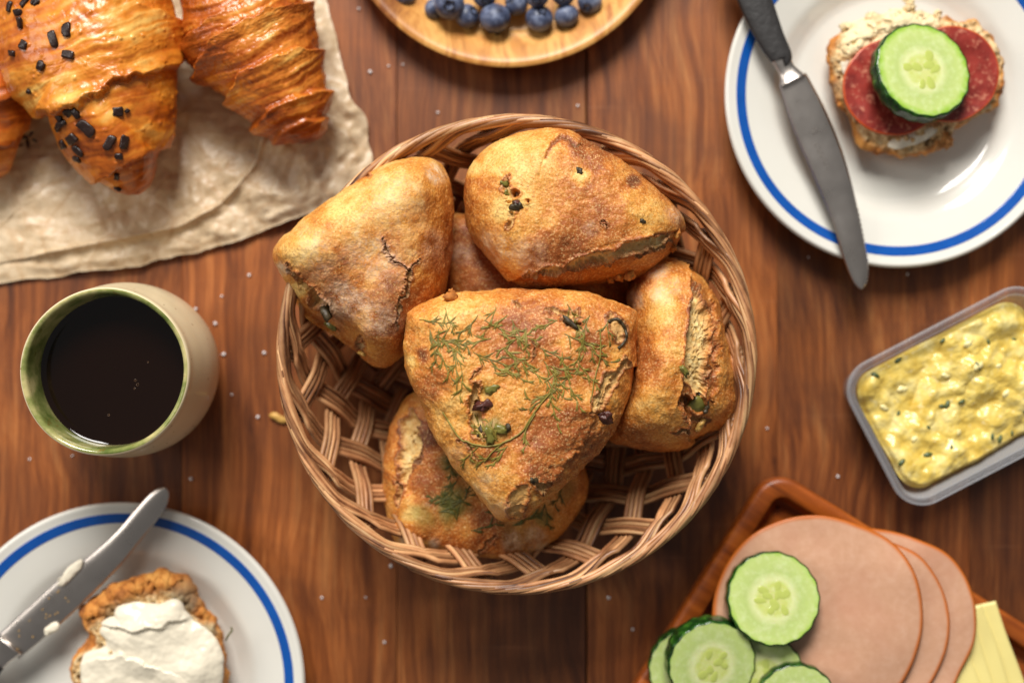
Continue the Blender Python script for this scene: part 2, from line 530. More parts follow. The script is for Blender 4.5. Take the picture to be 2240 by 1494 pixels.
M = dict(table=m_table(), crust=m_bread(), crumb=m_crumb(),
         choc_croissant=m_croissant('chocolate_croissant_crust', rgb(222, 138, 44), rgb(184, 94, 22), rgb(122, 52, 12)),
         croissant=m_croissant('croissant_crust', rgb(212, 128, 44), rgb(172, 84, 22), rgb(104, 44, 12)),
         reed=m_reed(), paper=m_paper(), plate=m_plate(), blue=m_blue(), tray=m_orangewood(), wplate=m_paleplate(),
         berry=m_berry(), flesh=m_cuke_flesh(), rind=m_rind(), salami=m_salami(), ham=m_ham(), metal=m_metal(),
         salad=m_salad(), plastic=m_plastic(), mug=m_mug_out(), mugin=m_mug_in(), choc=m_choc(),
         coffee=simple('black_coffee', rgb(20, 7, 3), 0.04),
         handle=simple('black_handle', rgb(44, 42, 42), 0.5, 0.35, 200, 0.0006),
         salt=simple('salt_crystal', (0.85, 0.84, 0.84), 0.3),
         seed=simple('cucumber_seed_flesh', rgb(190, 202, 100), 0.25, 0.12, 300),
         seedcore=simple('cucumber_seed_core', rgb(182, 194, 100), 0.2, 0.10, 400),
         casing=simple('salami_casing', rgb(196, 78, 26), 0.35, 0.25, 200),
         butter=simple('butter', rgb(232, 222, 200), 0.32, 0.04, 60, 0.0005, 70),
         cheese=simple('cheese', rgb(242, 226, 146), 0.4, 0.06, 40),
         dill=simple('dill_leaf', rgb(136, 122, 48), 0.5, 0.55, 230),
         dillmid=simple('dill_leaf_olive', rgb(122, 110, 44), 0.5, 0.5, 230),
         dilldark=simple('dill_leaf_dark', rgb(84, 84, 28), 0.5, 0.35, 260),
         olive=simple('olive_skin', rgb(62, 50, 28), 0.5, 0.4, 300, 0.0008, 500),
         pickle=simple('pickle_flesh', rgb(118, 112, 50), 0.3, 0.3, 200),
         prune=simple('dark_red_olive', rgb(84, 44, 36), 0.4, 0.5, 400, 0.001, 500),
         chive=simple('chive_piece', rgb(84, 98, 58), 0.4, 0.3, 300),
         egg=simple('egg_white', rgb(240, 226, 162), 0.3, 0.03, 100),
         calyx=simple('blueberry_calyx', rgb(30, 26, 36), 0.6, 0.3, 300),
         yellow=simple('pastry_flake', rgb(224, 176, 92), 0.5, 0.2, 200),
         joint=simple('table_joint', rgb(30, 16, 10), 0.7),
         bead=simple('plastic_rim', rgb(178, 176, 176), 0.15),
         bubble=simple('coffee_bubble', rgb(120, 90, 66), 0.15),
         mark=simple('engraved_mark', rgb(112, 104, 98), 0.5))

# ------------------------------------------------------------------ shape helpers
def catmull(pts, n=14, closed=True):
    p = np.asarray(pts, float); m = len(p); out = []
    rng = range(m) if closed else range(m - 1)
    for i in rng:
        if closed: a, b, c, d = p[(i - 1) % m], p[i], p[(i + 1) % m], p[(i + 2) % m]
        else: a, b, c, d = p[max(i - 1, 0)], p[i], p[i + 1], p[min(i + 2, m - 1)]
        t = np.linspace(0, 1, n, endpoint=False)[:, None]
        out.append(0.5 * ((2 * b) + (c - a) * t + (2 * a - 5 * b + 4 * c - d) * t ** 2 + (3 * b - a - 3 * c + d) * t ** 3))
    if not closed: out.append(p[-1:])
    return np.concatenate(out)

def vnormals(V, F):
    a, b, c, d = V[F[:, 0]], V[F[:, 1]], V[F[:, 2]], V[F[:, 3]]
    n = np.cross(c - a, d - b)
    N = np.zeros_like(V)
    for k in range(4):
        for ax in range(3):
            N[:, ax] += np.bincount(F[:, k], n[:, ax], len(V))
    return N / (np.linalg.norm(N, axis=1)[:, None] + 1e-12)

def seg_dist(q, poly, widths=None):
    """distance, interpolated width and side (sign) of 2-D points q to a polyline"""
    best = np.full(len(q), 1e9); w = np.zeros(len(q)); sg = np.ones(len(q)); tt = np.zeros(len(q))
    if widths is None: widths = [1] * len(poly)
    acc = 0.0
    for i in range(len(poly) - 1):
        a, b = poly[i], poly[i + 1]; d = b - a; L2 = (d * d).sum() + 1e-9
        t = np.clip(((q - a) @ d) / L2, 0, 1)
        pr = a + t[:, None] * d
        dd = np.linalg.norm(q - pr, axis=1)
        m = dd < best
        best = np.where(m, dd, best)
        w = np.where(m, widths[i] * (1 - t) + widths[i + 1] * t, w)
        cr = d[0] * (q[:, 1] - a[1]) - d[1] * (q[:, 0] - a[0])
        sg = np.where(m, np.sign(cr), sg)
        tt = np.where(m, acc + t * math.sqrt(L2), tt)
        acc += math.sqrt(L2)
    return best, w, sg, tt

class Loaf:
    """closed loaf-like solid grown from an outline: superelliptic top and belly, then sculpted"""
    def __init__(s, outline, z0, top, bot, center=None, NT=520, NR=120, NB=22, p=2.6, q=2.2, tilt=(0, 0), seed=1.0, edge_rough=0.0004, flatbot=3.0):
        o = Parr(catmull(outline), z0)
        c = Parr([center], z0)[0] if center is not None else o.mean(0)
        d = o - c; ang = np.arctan2(d[:, 1], d[:, 0]); r = np.linalg.norm(d, axis=1)
        idx = np.argsort(ang); ang, r = ang[idx], r[idx]
        th = np.linspace(-PI, PI, NT, endpoint=False)
        R = np.interp(th, np.r_[ang - 2 * PI, ang, ang + 2 * PI], np.r_[r, r, r])
        k = np.hanning(5); k /= k.sum()
        R = np.convolve(np.r_[R[-4:], R, R[:4]], k, 'same')[4:-4]
        ph = np.linspace(0, PI / 2, 2000)
        rho = np.sin(ph) ** (2 / p); hh = np.cos(ph) ** (2 / q)
        rm = R.mean()
        L = np.r_[0, np.cumsum(np.hypot(np.diff(rho) * rm, np.diff(hh) * top))]
        u = np.linspace(0, L[-1], NR + 1)[1:]
        rt, ht = np.interp(u, L, rho), np.interp(u, L, hh)
        ph2 = np.linspace(PI / 2, PI, NB + 1)[1:-1]
        rb = np.sin(ph2) ** (2 / flatbot); hb = -np.abs(np.cos(ph2)) ** (2 / 2.2)
        rr = np.r_[rt, rb]; K = len(rr)
        zz = np.r_[ht * top, hb * bot]
        X = c[0] + rr[:, None] * (R * np.cos(th))[None]
        Y = c[1] + rr[:, None] * (R * np.sin(th))[None]
        Z = np.repeat(zz[:, None], NT, 1) + z0 + tilt[0] * (X - c[0]) + tilt[1] * (Y - c[1])
        V = np.stack([X, Y, Z], 2).reshape(-1, 3)
        V = np.r_[V, [[c[0], c[1], z0 + top]], [[c[0], c[1], z0 - bot]]]
        i = np.arange(K - 1)[:, None] * NT; j = np.arange(NT)[None]; j2 = (j + 1) % NT
        s.F = np.stack([i + j, i + NT + j, i + NT + j2, i + j2], 2).reshape(-1, 4)
        jj = np.arange(NT); n0 = K * NT
        s.T = np.r_[np.stack([np.full(NT, n0), jj, (jj + 1) % NT], 1),
                    np.stack([np.full(NT, n0 + 1), (K - 1) * NT + (jj + 1) % NT, (K - 1) * NT + jj], 1)]
        s.V = V; s.rho = np.r_[np.repeat(rr, NT), 0, 0]; s.top = np.r_[np.repeat(np.r_[np.ones(NR), np.zeros(NB - 1)], NT), 1, 0]
        s.c = c; s.R = R; s.NR = NR
        s.base = V.copy(); s.seed = seed
        s.N = vnormals(V, s.F); s.N[-2] = (0, 0, 1); s.N[-1] = (0, 0, -1)
        s.D = np.zeros(len(V))
        s.A = {k: np.zeros(len(V)) for k in ('crumb', 'flour', 'dark', 'pale', 'green', 'pit', 'streak', 'edge')}
        s.px = to_px(V)
        s.wob = np.stack([pn(P3(s.px, 0.03, seed)), pn(P3(s.px, 0.03, seed + 5))], 1)
        s.wob2 = np.stack([fbm(P3(s.px, 0.055, seed + 2), 3, 2.3, 0.6), fbm(P3(s.px, 0.055, seed + 7), 3, 2.3, 0.6)], 1)
        if edge_rough: s.noise(edge_rough, 120, 3)
    def noise(s, amp, scale, octv=4, mask=None):
        n = fbm(s.base * scale + s.seed * 3.7, octv) * amp
        s.D += n if mask is None else n * mask
    def recompute(s):
        s.V = s.base + s.N * s.D[:, None]; s.D[:] = 0; s.base = s.V.copy()
        s.N = vnormals(s.V, s.F); s.N[-2] = (0, 0, 1); s.N[-1] = (0, 0, -1)
    def q(s, jag=0.0, fine=0.0):
        return s.px + s.wob * jag + s.wob2 * fine
    def bump(s, poly, w, h):
        poly = np.asarray(poly, float)
        if len(poly) == 1: poly = np.r_[poly, poly + 0.1]
        d, ww, _, _ = seg_dist(s.q(6), poly, w if isinstance(w, (list, tuple)) else [w] * len(poly))
        s.D += h * np.exp(-(d / ww) ** 2) * s.top
    def cut(s, poly, w, depth, crumb=1.0, pit=0.0, lip=0.0006, jag=14, fine=7, sharp=0.55, holes=0.0012, ends=True):
        poly = np.asarray(poly, float)
        if len(poly) == 1: poly = np.r_[poly, poly + 0.1]
        w = list(w) if isinstance(w, (list, tuple)) else [w] * len(poly)
        d, ww, sg, t = seg_dist(s.q(jag, fine), poly, w)
        m = sst(1.0, 1 - sharp, d / (ww + 1e-6)) * s.top
        f1, f2 = vor(s.base * 330 + s.seed); 
        pore = sst(0.42, 0.15, f1)
        rough = fbm(s.base * 260, 3)
        s.D -= m * depth
        s.D -= m * crumb * holes * (pore + 0.5 * rough)
        s.D += lip * np.exp(-((d - ww * 1.02) / (3.0)) ** 2) * s.top * (d > ww * 0.8)
        s.A['crumb'] = np.maximum(s.A['crumb'], m * crumb)
        s.A['pit'] = np.maximum(s.A['pit'], sst(0.55, 0.1, d / (ww + 1e-6)) * pit * s.top)
        s.A['pit'] = np.maximum(s.A['pit'], m * crumb * pore * 0.12)
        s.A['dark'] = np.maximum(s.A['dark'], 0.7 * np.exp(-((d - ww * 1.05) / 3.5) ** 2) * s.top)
    def step(s, poly, h, fall=40, side=1, jag=10, fine=4, soft=2.0, dark=0.6, off=1e9):
        poly = np.asarray(poly, float)
        d, _, sg, _ = seg_dist(s.q(jag, fine), poly)
        sd = d * sg * side
        s.D += h * sst(-soft, soft, sd) * np.exp(-np.clip(sd, 0, None) / fall) * s.top
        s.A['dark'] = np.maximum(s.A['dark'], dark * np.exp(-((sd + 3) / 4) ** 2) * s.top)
    def paint(s, key, blobs, rough=0.35):
        n = fbm(P3(s.px, 0.02, s.seed + 9), 4)
        for (x, y, r, a) in blobs:
            d = np.hypot(s.px[:, 0] - x, s.px[:, 1] - y) / r + n * rough
            s.A[key] = np.maximum(s.A[key], a * sst(1.1, 0.3, d) * s.top)
    def finish(s, name, mat, parent, keep=('crumb', 'flour', 'dark', 'pale', 'green', 'pit')):
        s.recompute()
        o = part(name, s.V, [s.F, s.T], mat, parent, True, {k: s.A[k] for k in keep})
        s.bvh = BVHTree.FromPolygons([tuple(v) for v in s.V], [tuple(map(int, f)) for f in s.F[: (s.NR) * len(s.R)]])
        return o
    def hit(s, px, py, zguess=0.1):
        """surface point on the line through table-plane position seen at (px,py)"""
        a = Vector((0, 0, H)); b = Vector(P(px, py, 0.0))
        h = s.bvh.ray_cast(a, (b - a).normalized())
        return (h[0], h[1]) if h[0] is not None else (None, None)

def tube_arrays(path, rad, sides=6, flat=None):
    path = np.asarray(path, float); n = len(path)
    T = np.gradient(path, axis=0); T /= np.linalg.norm(T, axis=1)[:, None] + 1e-12
    up = np.array([0, 0, 1.0]) if flat is None else np.asarray(flat, float)
    if up.ndim == 1: up = np.repeat(up[None], n, 0)
    B = np.cross(T, up); bl = np.linalg.norm(B, axis=1)
    B[bl < 1e-4] = (1, 0, 0); B /= np.linalg.norm(B, axis=1)[:, None]
    U = np.cross(B, T)
    rad = np.broadcast_to(np.asarray(rad, float), (n,)) if np.ndim(rad) < 2 else rad
    a = np.linspace(0, 2 * PI, sides, endpoint=False)
    ra, rb = (rad, rad) if np.ndim(rad) == 1 else (rad[:, 0], rad[:, 1])
    V = path[:, None] + B[:, None] * (np.cos(a)[None, :, None] * ra[:, None, None]) + U[:, None] * (np.sin(a)[None, :, None] * rb[:, None, None])
    V = V.reshape(-1, 3)
    i = np.arange(n - 1)[:, None] * sides; j = np.arange(sides)[None]; j2 = (j + 1) % sides
    F = np.stack([i + j, i + j2, i + sides + j2, i + sides + j], 2).reshape(-1, 4)
    V = np.r_[V, path[:1], path[-1:]]; jj = np.arange(sides)
    T3 = np.r_[np.stack([np.full(sides, n * sides), (jj + 1) % sides, jj], 1), np.stack([np.full(sides, n * sides + 1), (n - 1) * sides + jj, (n - 1) * sides + (jj + 1) % sides], 1)]
    return V, F, T3

def join(parts):
    Vs, Fs, Ts, o = [], [], [], 0
    for V, F, T in parts:
        Vs.append(V); Fs.append(F + o); Ts.append(T + o); o += len(V)
    return np.concatenate(Vs), [np.concatenate(Fs), np.concatenate(Ts)]

def lathe(prof, n=160, closed=False, wob=None):
    prof = np.asarray(prof, float); m = len(prof)
    a = np.linspace(0, 2 * PI, n, endpoint=False)
    r = prof[:, 0][:, None] * np.ones(n)[None]
    if wob is not None: r = r * (1 + wob(a)[None])
    V = np.stack([r * np.cos(a)[None], r * np.sin(a)[None], np.repeat(prof[:, 1][:, None], n, 1)], 2).reshape(-1, 3)
    i = np.arange(m - 1)[:, None] * n; j = np.arange(n)[None]; j2 = (j + 1) % n
    return V, np.stack([i + j, i + j2, i + n + j2, i + n + j], 2).reshape(-1, 4)

def smooth_prof(pts, n=8):
    return catmull(pts, n, closed=False)

def rounded_rect(w, h, r, n=10):
    out = []
    for cx, cy, a0 in ((w / 2 - r, h / 2 - r, 0), (-w / 2 + r, h / 2 - r, PI / 2), (-w / 2 + r, -h / 2 + r, PI), (w / 2 - r, -h / 2 + r, 1.5 * PI)):
        for k in range(n + 1):
            a = a0 + PI / 2 * k / n
            out.append((cx + r * math.cos(a), cy + r * math.sin(a), math.cos(a), math.sin(a)))
    return np.array(out)

def sweep_rect(w, h, r, section, n=10):
    """sweep closed (offset, z) section round a rounded rectangle"""
    p = rounded_rect(w, h, r, n); m = len(p); k = len(section)
    V = np.array([[(p[i, 0] + o * p[i, 2], p[i, 1] + o * p[i, 3], z) for (o, z) in section] for i in range(m)]).reshape(-1, 3)
    F = []
    for i in range(m):
        for j in range(k - 1):
            i2 = (i + 1) % m
            F.append((i * k + j, i2 * k + j, i2 * k + j + 1, i * k + j + 1))
    return V, np.array(F)

def blob_mesh(name, mat, rx, ry, rz, seed, rough=0.25, nu=14, nv=9, boxy=1.0):
    th = np.linspace(0, 2 * PI, nu, endpoint=False); ph = np.linspace(0, PI, nv)
    pw = lambda x: np.sign(x) * np.abs(x) ** boxy
    V = np.array([(rx * pw(math.sin(f)) * pw(math.cos(t)), ry * pw(math.sin(f)) * pw(math.sin(t)), rz * pw(math.cos(f))) for f in ph for t in th])
    d = 1 + rough * fbm(V / max(rx, ry) * 1.6 + seed * 5.1, 3)
    V = V * d[:, None]
    i = np.arange(nv - 1)[:, None] * nu; j = np.arange(nu)[None]; j2 = (j + 1) % nu
    F = np.stack([i + j, i + nu + j, i + nu + j2, i + j2], 2).reshape(-1, 4)
    return make_mesh(name, V, F, mat)

# ------------------------------------------------------------------ table (planks)
table = thing('table', 'dark brown wooden plank table top under all the breakfast food', 'table', (0, 0, 0))
del table['category']; del table['label']
table['kind'] = 'structure'
seams = [-900, -420, -20, 398, 868, 1283, 1700, 2120, 2560, 3100]
for a, b in zip(seams[:-1], seams[1:]):
    g = 0.00004
    x0, x1 = (a - CX) / S + (0.0005 if a == 1283 else 0.00015 if a == 868 else g), (b - CX) / S - (0.0005 if b == 1283 else 0.00015 if b == 868 else g)
    y0, y1, bev, th = -0.45, 0.45, 0.00018, 0.022
    ys = (y0, y1)
    V = []
    for y in ys:
        V += [(x0, y, -th), (x1, y, -th), (x1, y, -bev), (x1 - bev, y, 0), (x0 + bev, y, 0), (x0, y, -bev)]
    F = [(k, (k + 1) % 6, (k + 1) % 6 + 6, k + 6) for k in range(6)]
    F += [(5, 4, 3, 2, 1, 0), (6, 7, 8, 9, 10, 11)]
    o = part('plank', V, F, M['table'], table, smooth=False)
V, F = np.array([(-.52, -.45, -.030), (.52, -.45, -.030), (.52, .45, -.030), (-.52, .45, -.030),
                 (-.52, -.45, -.0225), (.52, -.45, -.0225), (.52, .45, -.0225), (-.52, .45, -.0225)]), \
    [(0, 3, 2, 1), (4, 5, 6, 7), (0, 1, 5, 4), (1, 2, 6, 5), (2, 3, 7, 6), (3, 0, 4, 7)]
part('underframe', V, F, M['joint'], table, smooth=False)

# ------------------------------------------------------------------ wicker basket
bpx, bpy_ = 1130, 775
brim = 0.067
bc = P(bpx, bpy_, brim)
basket = thing('wicker_basket', 'round open-weave wicker basket full of bread rolls in the middle of the table', 'basket', (bc[0], bc[1], 0))
NBAND = 22
prof = smooth_prof([(0.012, 0.004), (0.05, 0.0035), (0.070, 0.005), (0.084, 0.013), (0.096, 0.030), (0.106, 0.048), (0.1115, 0.062)], 14)
ds = np.r_[0, np.cumsum(np.linalg.norm(np.diff(prof, axis=0), axis=1))]
def prof_at(s):
    return np.stack([np.interp(s, ds, prof[:, 0]), np.interp(s, ds, prof[:, 1])], 1)
sN = 46
ss = np.linspace(0, ds[-1], sN)
pr = prof_at(ss); tan = np.gradient(pr, axis=0); tan /= np.linalg.norm(tan, axis=1)[:, None]
nrm = np.stack([-tan[:, 1], tan[:, 0]], 1)          # inward/up normal
kk = np.where(pr[:, 0] < 0.06, 0.25, 1.0) * 0.92
kk = np.convolve(np.r_[[kk[0]] * 3, kk, [kk[-1]] * 3], np.ones(7) / 7, 'valid')
dth = np.r_[0, np.cumsum(kk[1:] * np.diff(ss) / np.maximum(pr[1:, 0], 0.02))]
DL = 2 * PI / NBAND
rm_, rz_ = 0.0021, 0.0043
def reed_path(base, sgn, off, cross, rim):
    """one reed: up the wall on a diagonal, then (rim) rolled along the edge"""
    f = dth - dth[-1]
    lat = off
    c45 = 0.70
    # lateral offset perpendicular to the band, inside the wall surface
    narrow = np.interp(pr[:, 0], [0.012, 0.05, 0.075], [0.25, 0.8, 1.0])
    dl = lat * narrow
    r = pr[:, 0]; z = pr[:, 1]
    spos = np.clip(ss + dl * c45 * sgn * 0 + dl * c45, 0, ds[-1] + 0.002)
    pp = prof_at(spos)
    th = base - sgn * f + sgn * dl * c45 / np.maximum(r, 0.02)
    amp = 0.0019 * np.cos(2 * PI * (dth - dth[-1]) / DL + PI / 2 * 0) * cross
    amp = amp + 0.0
    amp = amp * np.interp(r, [0.02, 0.05], [0.4, 1])
    pr2 = pp + nrm * amp[:, None]
    X = pr2[:, 0] * np.cos(th); Y = pr2[:, 0] * np.sin(th)
    path = np.stack([X, Y, pr2[:, 1]], 1)
    if rim:
        n2 = 26
        u = np.linspace(0, 1, n2 + 1)[1:]
        al = PI * (1.12 - 1.30 * u) - (lat / 0.0022) * 0.42
        thr = th[-1] + (-sgn) * (u * math.radians(39) + 0.02 * np.sin(u * PI))
        R0 = 0.1154
        rr = R0 + rm_ * np.cos(al); zz = brim - 0.0005 + rz_ * np.sin(al)
        b = sst(0, 0.25, u)
        rr = path_r_end(pr2[-1, 0], rr, b); zz = pr2[-1, 1] * (1 - b) + zz * b
        path = np.r_[path, np.stack([rr * np.cos(thr), rr * np.sin(thr), zz], 1)]
    return path
def path_r_end(r0, rr, b): return r0 * (1 - b) + rr * b
for direction, cross, rim in ((1, 1, True), (-1, -1, False)):
    for i in range(NBAND):
        base = i * DL + (0 if direction == 1 else DL * 0.0) + rnd.uniform(-.012, .012)
        for j in range(4):
            off = (j - 1.5) * 0.0029 + rnd.uniform(-.00025, .00025)
            p = reed_path(base, direction, off, cross, rim)
            p[:, 0] += bc[0]; p[:, 1] += bc[1]
            n = len(p)
            jit = np.stack([pn(np.stack([np.arange(n) * 0.25, np.full(n, i * 3.1 + j * 7.7), np.full(n, direction + q)], 1)) for q in range(3)], 1) * 0.0004
            jit[:3] = 0
            p = p + jit
            rad = np.full(n, 0.0014) * rnd.uniform(0.88, 1.06)
            rad[:10] *= 0.8
            if rim: rad[-5:] *= np.linspace(1, 0.35, 5)
            V, F, T = tube_arrays(p, rad, 7)
            ang = np.r_[np.tile(np.arange(7), n), 0, 0]
            al = np.r_[np.repeat(np.arange(n), 7), 0, n]
            st = 0.5 + 0.9 * pn(np.stack([ang * 0.9, al * 0.07, np.full(len(V), i * 2.3 + j * 5.9 + direction)], 1))
            part('reed', V, [F, T], M['reed'], basket, attrs={'streak': st})
# base weavers and a foot ring
for r0, z0, tw in ((0.024, 0.005, 1), (0.030, 0.0045, -1), (0.036, 0.005, 1), (0.068, 0.0022, 0)):
    a = np.linspace(0, 2 * PI, 121)
    p = np.stack([bc[0] + r0 * np.cos(a), bc[1] + r0 * np.sin(a), z0 + 0.0012 * tw * np.cos(24 * a)], 1)
    V, F, T = tube_arrays(p, 0.0013, 7)
    st = 0.5 + 0.4 * pn(np.stack([np.arange(len(V)) * 0.13, np.full(len(V), r0 * 900), np.zeros(len(V))], 1))
    part('base_ring', V, [F, T], M['reed'], basket, attrs={'streak': st})

# ------------------------------------------------------------------ dill sprigs, drawn on a loaf
def dill(loaf, parent, x, y, ang, length, mat, seed, spread=0.9, lift=0.00018, dens=1.0):
    r = random.Random(seed)
    pieces = []
    def strand(px, py, a, L, wid, curl):
        n = max(5, int(L / 4)); pts = []; nr = []; marks = []
        cx, cy, aa = px, py, a
        for k in range(n + 1):
            h, nn = loaf.hit(cx, cy)
            if h is not None:
                pts.append(np.array(h) + np.array(nn) * (lift + 0.0003 * math.sin(PI * k / n) * r.random())); nr.append(np.array(nn))
                marks.append((cx, cy, aa, k / n))
            aa += curl / n + r.uniform(-0.04, 0.04)
            cx += math.cos(aa) * L / n; cy -= math.sin(aa) * L / n
        if len(pts) < 4: return []
        u = np.linspace(0, 1, len(pts))
        w = wid * (0.75 + 0.5 * np.sin(PI * np.minimum(1, u * 1.1)) ) * (1 - 0.8 * u ** 3)
        pieces.append(tube_arrays(pts, np.stack([w, w * 0.4], 1), 5, flat=np.array(nr)))
        return marks
    stem = strand(x, y, ang, length, 0.00026, r.uniform(-0.5, 0.5))
    if not stem: return
    n = max(3, int(length / 8.5 * dens))
    for k in range(n):
        m = stem[min(len(stem) - 1, int((k + 0.6) / n * len(stem)))]
        sd = 1 if k % 2 else -1
        L = r.uniform(22, 36) * (1.05 - 0.35 * m[3])
        a = m[2] + sd * r.uniform(0.25, 0.75) * spread
        leaf = strand(m[0], m[1], a, L, 0.00033, r.uniform(-0.7, 0.7))
        for q in range(r.choice([1, 2, 2])):
            if leaf:
                l = leaf[int(r.uniform(0.25, 0.6) * (len(leaf) - 1))]
                strand(l[0], l[1], l[2] + r.choice([-1, 1]) * r.uniform(0.3, 0.55), L * r.uniform(0.45, 0.7), 0.00028, r.uniform(-0.4, 0.4))
    V, F = join(pieces)
    part('dill_sprig', V, F, mat, parent)

def inset(loaf, parent, name, mat, x, y, rx, ry, rz, sink=0.3, ang=0.0, seed=1, rough=0.65, boxy=0.85):
    h, nn = loaf.hit(x, y)
    if h is None: return None
    me = blob_mesh(name, mat, rx, ry, rz, seed, rough, boxy=boxy)
    o = link(name, me, parent)
    nn = Vector(nn).normalized()
    if nn.z < 0: nn = -nn
    o.rotation_euler = (nn.to_track_quat('Z', 'Y').to_matrix() @ Matrix.Rotation(ang, 3, 'Z')).to_euler()
    o.location = Vector(h) + nn * rz * (0.5 - sink) - Vector(parent.location)
    return o

# ------------------------------------------------------------------ bread rolls in the basket
def roll_thing(label, loaf):
    return thing('bread_roll', label, 'bread roll', (loaf.c[0], loaf.c[1], 0.01), 'triangular bread rolls in the wicker basket')

# left, floury roll
L1 = Loaf([(604, 578), (612, 545), (645, 512), (700, 462), (780, 412), (860, 367), (915, 353), (955, 360), (976, 392), (986, 450), (990, 520),
           (988, 590), (968, 650), (930, 700), (900, 745), (868, 785), (838, 806), (806, 800), (765, 768), (705, 725), (655, 682), (628, 640), (610, 608)],
          0.060, 0.036, 0.026, center=(825, 575), p=3.0, q=1.8, seed=1.3, tilt=(-0.06, 0.10))
r = roll_thing('golden floury roll with a thin crack, leaning on the left rim of the basket', L1)
L1.bump([(640, 560), (900, 420)], 60, 0.004)
L1.bump([(880, 420), (900, 560), (840, 740)], 50, 0.0030)
L1.bump([(740, 640)], 60, -0.0015)
L1.bump([(625, 600), (680, 700), (800, 800)], 40, -0.003)
L1.noise(0.0024, 22, 3); L1.noise(0.00028, 140, 3)
L1.recompute()
L1.cut([(632, 585), (655, 620), (690, 665), (720, 690)], [4, 17, 16, 8], 0.004, crumb=0.9, pit=0.2, lip=0.0012)
L1.cut([(836, 522), (842, 545), (855, 562), (875, 572), (892, 588)], [1, 3, 1.5, 2.5, 4], 0.0014, crumb=0.3, pit=0.7, lip=0.0005, jag=6)
L1.cut([(892, 588), (880, 630), (868, 660), (858, 710)], [5, 5, 3, 1], 0.0014, crumb=0.6, pit=0.5, lip=0.0007, jag=8)
L1.cut([(780, 402), (800, 394), (815, 388)], [1.5, 4, 2], 0.002, crumb=0.2, pit=0.6, jag=3)
L1.cut([(892, 588), (912, 572)], [4, 1.5], 0.0012, crumb=0.4, jag=4)
L1.cut([(770, 755), (790, 775)], [5, 2], 0.0015, crumb=0.5)
L1.noise(0.00016, 500, 2)
L1.paint('flour', [(820, 560, 90, 0.6), (760, 660, 80, 0.75), (815, 690, 55, 0.7), (945, 385, 30, 1.0), (612, 590, 22, 1.3), (700, 560, 60, 0.4), (860, 460, 90, 0.35), (940, 540, 50, 0.4)])
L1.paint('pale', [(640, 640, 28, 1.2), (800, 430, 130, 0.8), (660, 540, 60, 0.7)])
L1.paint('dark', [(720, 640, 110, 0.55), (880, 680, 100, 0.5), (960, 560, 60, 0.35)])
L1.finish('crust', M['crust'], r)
inset(L1, r, 'olive_piece', M['olive'], 712, 680, 0.005, 0.0024, 0.0022, 0.55, 0.6, 2)
inset(L1, r, 'olive_piece', M['pickle'], 725, 712, 0.003, 0.002, 0.0016, 0.4, 0.2, 3)
inset(L1, r, 'crust_flake', M['yellow'], 792, 772, 0.0035, 0.0009, 0.0009, 0.2, 0.7, 4)

# top right roll with torn side
L2 = Loaf([(1020, 480), (1018, 420), (1028, 375), (1055, 340), (1105, 310), (1165, 298), (1230, 298), (1290, 320), (1350, 350), (1395, 380), (1412, 396), (1440, 420), (1470, 452),
           (1488, 490), (1484, 520), (1468, 548), (1440, 585), (1390, 606), (1340, 612), (1280, 622), (1200, 632), (1150, 628), (1105, 612), (1072, 575), (1045, 540), (1027, 510)],
          0.062, 0.036, 0.026, center=(1240, 470), p=3.1, q=2.2, seed=2.6, tilt=(0.0, 0.04))
r = roll_thing('golden roll with a long torn lower edge at the top of the basket', L2)
L2.noise(0.0026, 22, 3); L2.noise(0.00034, 130, 3)
L2.step([(1130, 612), (1200, 590), (1260, 573), (1330, 553), (1395, 530), (1430, 510), (1475, 505)], 0.0014, 60, side=-1, jag=6, fine=3, soft=2.5, dark=0.5)
L2.recompute()
L2.cut([(1150, 602), (1215, 588), (1290, 569), (1350, 551), (1410, 533), (1450, 520)], [4, 11, 17, 18, 17, 9], 0.0018, crumb=1.0, pit=0.1, lip=0.0012, jag=8)
L2.cut([(1395, 566), (1430, 545), (1462, 528)], [3, 5, 3], 0.002, crumb=0.8, pit=0.4, jag=5)
L2.cut([(1109, 378), (1108, 400), (1103, 418), (1115, 432)], [2, 6, 9, 9], 0.0026, crumb=0.5, pit=0.3, jag=5, fine=7)
L2.cut([(1127, 424)], 11, 0.0040, crumb=0.0, pit=1.2, jag=2, fine=2)
L2.cut([(1155, 440)], 5, 0.0025, crumb=0.2, pit=1.0, jag=2, fine=2)
L2.cut([(1122, 470), (1117, 490), (1115, 502)], [9, 6, 2], 0.0018, crumb=0.7, pit=0.2, jag=5)
L2.cut([(1318, 480), (1322, 497)], [2, 3], 0.0015, crumb=0.2, pit=0.6, jag=3)
L2.step([(1192, 340), (1200, 320), (1225, 312), (1262, 318)], 0.0014, 24, side=-1, dark=0.9, soft=1.5)
L2.noise(0.00016, 500, 2)
L2.paint('pale', [(1268, 385, 30, 1.3), (1120, 350, 80, 0.8), (1105, 450, 45, 1.0), (1035, 370, 22, 1.1), (1420, 470, 60, 0.5), (1180, 390, 110, 0.4), (1150, 440, 22, 1.0)])
L2.paint('flour', [(1065, 545, 55, 0.7), (1150, 560, 50, 0.5), (1470, 470, 25, 0.6), (1290, 500, 20, 0.6), (1110, 545, 30, 0.7)])
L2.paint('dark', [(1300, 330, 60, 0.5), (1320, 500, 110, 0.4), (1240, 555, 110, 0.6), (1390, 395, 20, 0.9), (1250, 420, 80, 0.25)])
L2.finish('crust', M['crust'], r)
inset(L2, r, 'pickle_piece', M['pickle'], 1107, 404, 0.0016, 0.0036, 0.0012, 0.75, 0.2, 5)
inset(L2, r, 'pickle_piece', M['pickle'], 1108, 425, 0.002, 0.0018, 0.0012, 0.8, 0.2, 6)
